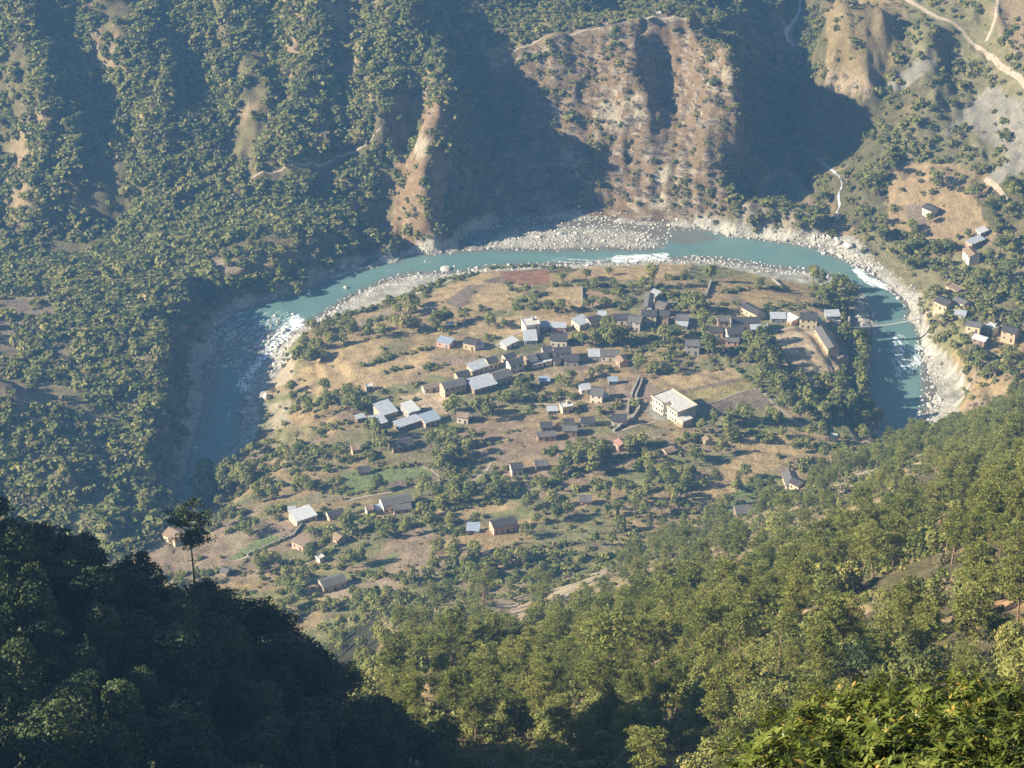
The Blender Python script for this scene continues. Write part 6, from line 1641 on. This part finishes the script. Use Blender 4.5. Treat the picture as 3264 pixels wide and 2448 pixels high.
# ---------------------------------------------------------------- rhododendron thicket close by, lower right
def rhodo():
    root_xy = (5.2, 20.5); gz = float(ground(*root_xy))
    root = link("rhododendron_tree", None); root.location = (*root_xy, gz)
    tag(root, "glossy broad-leaved rhododendron with yellowing leaves filling the lower right corner", "rhododendron")
    r = np.random.default_rng(31)
    def W_(u, v, y): return np.array(at_y(u * K, v * K, y)) - np.array([*root_xy, gz])
    lob = [(W_(1690, 1695, 19.5), .60, .38), (W_(1765, 1630, 20.5), .62, .40), (W_(1850, 1585, 21.5), .60, .42), (W_(1960, 1580, 21.5), .62, .46), (W_(2080, 1580, 21.0), .66, .46), (W_(2200, 1600, 21.0), .72, .48),
           (W_(1840, 1720, 19.5), .75, .4), (W_(2000, 1700, 19.5), .85, .45), (W_(2180, 1720, 19.5), .9, .45), (W_(2330, 1620, 20.5), .8, .5), (W_(1900, 1640, 20.2), .6, .4), (W_(2100, 1660, 20.0), .6, .4), (W_(2300, 1760, 19), .9, .5)]
    V, T, Vg, Tg = [], [], [], []
    tips = []
    for c, R, Hh in lob:
        k = int(300 * R * R / .4)
        d = r.normal(size=(k, 3)); d[:, 2] = np.abs(d[:, 2]); d /= np.linalg.norm(d, axis=1, keepdims=True)
        rad = np.where(r.random(k) < .45, r.uniform(.45, .95, k), r.uniform(.85, 1.12, k)) * (1 + .28 * np.sin(d[:, 0] * 7 + c[0] * 5) * np.sin(d[:, 1] * 6 + c[1] * 3))
        tips.append(np.concatenate([c + d * np.array([R, R, Hh]) * rad[:, None], d], 1))
    tips = np.concatenate(tips)
    for t in tips:
        ax_ = t[3:] + r.normal(size=3) * .3 + np.array([0, 0, .5]); ax_ /= np.linalg.norm(ax_)
        s1 = np.cross(ax_, r.normal(size=3)); s1 /= np.linalg.norm(s1); s2 = np.cross(ax_, s1)
        nl = r.integers(6, 10); tone = r.uniform(0, .7); 
        for i in range(nl):
            a = 2 * math.pi * i / nl + r.uniform(-.25, .25); L = r.uniform(.06, .145); w = L * r.uniform(.13, .2)
            out_ = s1 * math.cos(a) + s2 * math.sin(a); el = r.uniform(-.25, .75)
            dv = out_ * math.cos(el) + ax_ * math.sin(el); sd = np.cross(dv, ax_); sd /= (np.linalg.norm(sd) + 1e-6)
            nn = np.cross(sd, dv)
            p0 = t[:3]; pm = p0 + dv * L * .5 + nn * L * .05; p1 = p0 + dv * L - nn * L * .1
            q = [p0, pm + sd * w, p1, pm - sd * w]
            if r.random() < .035: Vg += q; Tg += [r.uniform(0, 1)] * 4
            else: V += q; T += [np.clip(tone + r.normal() * .12, 0, 1)] * 4
    def mk(nm, v_, t_, mat):
        me = mesh_from(nm, np.array(v_), np.arange(len(v_)).reshape(-1, 4), [mat]); add_attr(me, "tone", t_); link(nm, me, root)
    mk("leaves", V, T, LM['rhodo']); mk("yellow_leaves", Vg, Tg, LM['gold'])
    paths = []
    for c, R, Hh in lob:
        paths.append([(0, 0, .2, .09), (c[0] * .4, c[1] * .4, c[2] * .5, .06), (c[0], c[1], c[2] - .25, .03)])
        for _ in range(7):
            e_ = c + r.normal(size=3) * np.array([R * .5, R * .5, .12]); paths.append([(c[0], c[1], c[2] - .25, .022), (*e_, .008)])
    link("branches", limb_mesh("branches", paths, M_bark, 6), root)
rhodo()

# ---------------------------------------------------------------- boulders
def rock_mesh(seed):
    r = random.Random(seed)
    import bmesh
    bm = bmesh.new(); bmesh.ops.create_icosphere(bm, subdivisions=2, radius=1)
    o = Vector((r.random() * 50, r.random() * 50, r.random() * 50))
    from mathutils import noise
    for vv in bm.verts:
        d = noise.noise(vv.co * 1.1 + o) * .42 + noise.noise(vv.co * 2.7 + o) * .18
        vv.co *= 1 + d
    for _ in range(4):
        nrm = Vector((r.gauss(0, 1), r.gauss(0, 1), r.gauss(0, .6) + .3)).normalized(); dist = r.uniform(.55, .8)
        for vv in bm.verts:
            k = vv.co.dot(nrm)
            if k > dist: vv.co -= nrm * (k - dist)
    me = bpy.data.meshes.new("boulder"); bm.to_mesh(me); bm.free()
    me.materials.append(M_rock); return me
M_rock = simple_mat("pale_river_stone", (0.56, 0.52, 0.46), 0.9, 0.18, 1.5)
M_rock2 = simple_mat("grey_river_stone", (0.33, 0.31, 0.28), 0.9, 0.25, 1.5)
RK = [rock_mesh(i) for i in range(6)]
BIG = [('A', 1650, 180, 3.8, 1.6, "largest pale flat boulder alone in the upper river"), ('A', 640, 370, 1.8, 1.5, "pale boulder casting a shadow on the river at the head of the left bend"), ('A', 270, 400, 1.6, .8, "flat pale boulder nearest the left bank beach"),
       ('A', 150, 370, 2.6, 2.0, "big white rock jutting from the left bank under the lone grey tree"), ('A', 490, 225, 2.2, 1.6, "pale rock at the foot of the wooded bank, mid way to the gravel strip"), ('A', 1960, 165, 1.4, .9, "small pale boulder right of the largest one, near the village bank"),
       ('A', 1735, 150, 1.0, .7, "small stone touching the largest pale flat boulder"), ('A', 600, 190, 2.2, 1.4, "grey rock in the line of stones under the wooded bank"), ('A', 1440, 100, 1.1, .5, "low white stone left of the largest pale flat boulder"),
       ('q5', 1600, 970, 2.2, 1.6, "rounded boulder at the lower tip of the right gravel bank"), ('q5', 1380, 610, 3.0, 1.6, "pale rocks in the middle of the river below the bridge"), ('q5', 1330, 500, 2.2, 1.0, "low pale rock just below the bridge"),
       ('q3', 1000, 1420, 3.2, 3.4, "house-sized pinkish rock in the mouth of the side valley"), ('q3', 1080, 1600, 3.4, 2.2, "pale block at the end of the boulder field below the side valley"), ('q3', 1010, 1580, 2.6, 2, "pale block left of the one ending the boulder field"), ('q3', 300, 1525, 2.2, 1.2, "brownish rock on the far bank below the cliff"),
       ('q2', 1960, 1540, 1.2, .7, "white stone in the channel right of the gravel island"), ('q4', 1640, 810, 2.6, 1.6, "pale boulder at the foot of the white rapid"), ('q4', 1620, 880, 2.4, 1.5, "pale boulder below the one at the foot of the rapid"), ('q4', 1610, 930, 2.2, 1.4, "third pale boulder below the foot of the rapid"),
       ('q4', 1725, 950, 2.6, 2.0, "dark boulder on the bank between the rapid and the grassy patch"), ('q4', 1580, 1020, 2.2, 1.4, "pale boulder at the edge of the shaded water"), ('q4', 1450, 715, 2.6, 1.2, "flat pale rock left of the white rapid, at the edge of the shade")]
def boulder(x, y, s, hgt, label, group=None, m=None):
    z = float(ground(x, y)); z = max(z, RZ - .25)
    o = link("boulder", m or rnd.choice(RK)); o.location = (x, y, z + hgt * .25); o.scale = (s, s * rnd.uniform(.6, .9), hgt); o.rotation_euler = (0, 0, rnd.uniform(0, 6.28))
    tag(o, label, "boulder", group); return o
for c_, u_, v_, s, hg, lab in BIG:
    p = Vector(at_z(*px(c_, u_, v_), RZ + .3)) if c_ != 'q3' else hitc(c_, u_, v_)
    boulder(p.x, p.y, s, hg, lab)
# loose stones along the shores and in the rapids
n = 70000
x = r_.uniform(-200, 260, n); y = r_.uniform(930, 1290, n); z = ground(x, y); u, v = project((x, y, z))
ds = np.minimum(seg_dist(x, y, NS), seg_dist(x, y, FS))
dens = sstep(12, 2, ds) * .6 * (z < RZ + 5)
rap = in_poly(u / K, v / K, [(470, 700), (560, 690), (650, 680), (640, 740), (560, 800), (520, 830), (480, 780)])
bank = in_poly(u, v, [px('q4', *p) for p in [(1380, 440), (1900, 600), (1750, 780), (1660, 900), (1640, 1250), (1560, 1250), (1570, 900), (1480, 700), (1400, 620)]])
isl = in_poly(u / K, v / K, [(970, 543), (1060, 500), (1200, 480), (1330, 490), (1500, 520), (1440, 540), (1250, 545)])
bf = in_poly(u / K, v / K, [(1700, 520), (1800, 500), (1860, 545), (1900, 590), (1860, 590)])
dens = np.where(rap, .22, dens); dens = np.where(bank, .55, dens); dens = np.where(isl, .5, dens); dens = np.where(bf, .5, dens)
ok = (z < RZ + 6.5) & (z > RZ - 2.4) & (r_.random(n) < dens) & ((z > RZ - 1.0) | rap)
sc_ = r_.uniform(.22, .70, n) * np.where(rap | bank | bf, 1.5, 1.0) * np.where(r_.random(n) < .06, 1.8, 1)
z = np.maximum(z, RZ - .1)
RK2 = []
for m_ in RK[:3]:
    c2 = m_.copy(); c2.materials.clear(); c2.materials.append(M_rock2); RK2.append(c2)
def scat0(mask, protos, idx, sc, name, label, cat):
    pts = np.stack([x[mask], y[mask], z[mask] + .1 * sc[mask], sc[mask] * .8, r_.uniform(0, 6.28, mask.sum()), idx[mask], r_.uniform(1.0, 1.7, mask.sum())], 1)
    print(name, len(pts)); scatter(name, protos, pts, label, cat)
scat0(ok, RK + RK2, np.where(r_.random(n) < .3, 6 + r_.integers(0, 3, n), r_.integers(0, 6, n)), sc_, "river_stones", "countless pale stones strewn along the shores and bars of the river", "stones")

# ---------------------------------------------------------------- labels of the trees: size, tone and the landmark they stand by
EXTRA = [("the lone thin pine", -35, 240), ("the bare sandy knoll", *hitc('q8', 1250, 830).xy), ("the small bare patch on the pine slope", *hitc('q8', 1150, 660).xy), ("the pale gully scar", *hitc('q7', 1380, 500).xy), ("the stony scar", *hitc('q7', 1050, 620).xy),
         ("the white landslip", *hitc('q5', 1020, 1460).xy), ("the upper landslip", *hitc('q5', 1500, 1330).xy), ("the reddish track on the pine slope", *hitc('q8', 2150, 580).xy), ("the rhododendron", 12, 120), ("the square straw field", *hitc('B', 950, 440).xy),
         ("the bare playground", *hitc('C', 1450, 760).xy), ("the dry gully edge", *hitc('q7', 560, 1150).xy), ("the left rim of the gorge", *hitc('q4', 1300, 1400).xy)]
ALL = LAND + [(a, float(b), float(c)) for a, b, c in EXTRA]
ORD = ["nearest", "second nearest", "third nearest", "fourth nearest", "fifth nearest", "sixth nearest", "seventh nearest", "eighth nearest", "ninth nearest", "tenth nearest"] + ["%dth nearest" % i for i in range(11, 400)]
KN = {'b': ("leafy tree", "broadleaf tree", "broadleaf trees in the valley and on its slopes"), 'p': ("pine", "pine tree", "pines on the near slope"), 'd': ("dark tree", "dark oak tree", "dark trees crowding the shaded spur")}
buckets = {}
for o, k, x_, y_, h in ITREES:
    if k == 'd':
        # the spur: counted along from the lone pine
        nm, d_ = "the lone thin pine", math.hypot(x_ + 35, y_ - 240)
    else:
        nm, d_ = min(((a, math.hypot(b - x_, c - y_)) for a, b, c in ALL if a != "the lone thin pine"), key=lambda t: t[1])
    buckets.setdefault((k, nm), []).append((d_, o, h, x_, y_))
for (k, nm), lst in buckets.items():
    lst.sort(key=lambda t: t[0])
    for i, (d_, o, h, x_, y_) in enumerate(lst):
        if k == 'd':
            sz = "tall" if h > 9.5 else "low" if h < 6.5 else "full"
            lab = "%s dark leafy tree on the shaded spur, %s to %s" % (sz, ORD[i], nm)
        else:
            big = {'b': (6.0, 9.0), 'p': (10.5, 13.5)}[k]
            sz = "tall" if h > big[1] else "short" if h < big[0] else "middling"
            lab = "%s %s, %s one to %s" % (sz, KN[k][0], ORD[i], nm)
        tag(o, lab, KN[k][1], KN[k][2])
HAZE_D = 0.000135

# ---------------------------------------------------------------- haze over the valley
hz = mesh_from("haze", [(x, y, z) for x in (-1540, 1540) for y in (-740, 2840) for z in (-32, 608)],
               [(0, 1, 3, 2), (4, 6, 7, 5), (0, 4, 5, 1), (2, 3, 7, 6), (0, 2, 6, 4), (1, 5, 7, 3)])
hm = bpy.data.materials.new("haze")
hm.use_nodes = True
ht = hm.node_tree
ht.nodes.clear()
pv = ht.nodes.new("ShaderNodeVolumePrincipled")
pv.inputs['Color'].default_value = (0.22, 0.51, 1.0, 1)
pv.inputs['Density'].default_value = HAZE_D
pv.inputs['Anisotropy'].default_value = 0.2
ho = ht.nodes.new("ShaderNodeOutputMaterial")
ht.links.new(pv.outputs[0], ho.inputs['Volume'])
hz.materials.append(hm)
tag(link("haze", hz), kind='stuff')
print("objects", len(bpy.data.objects))
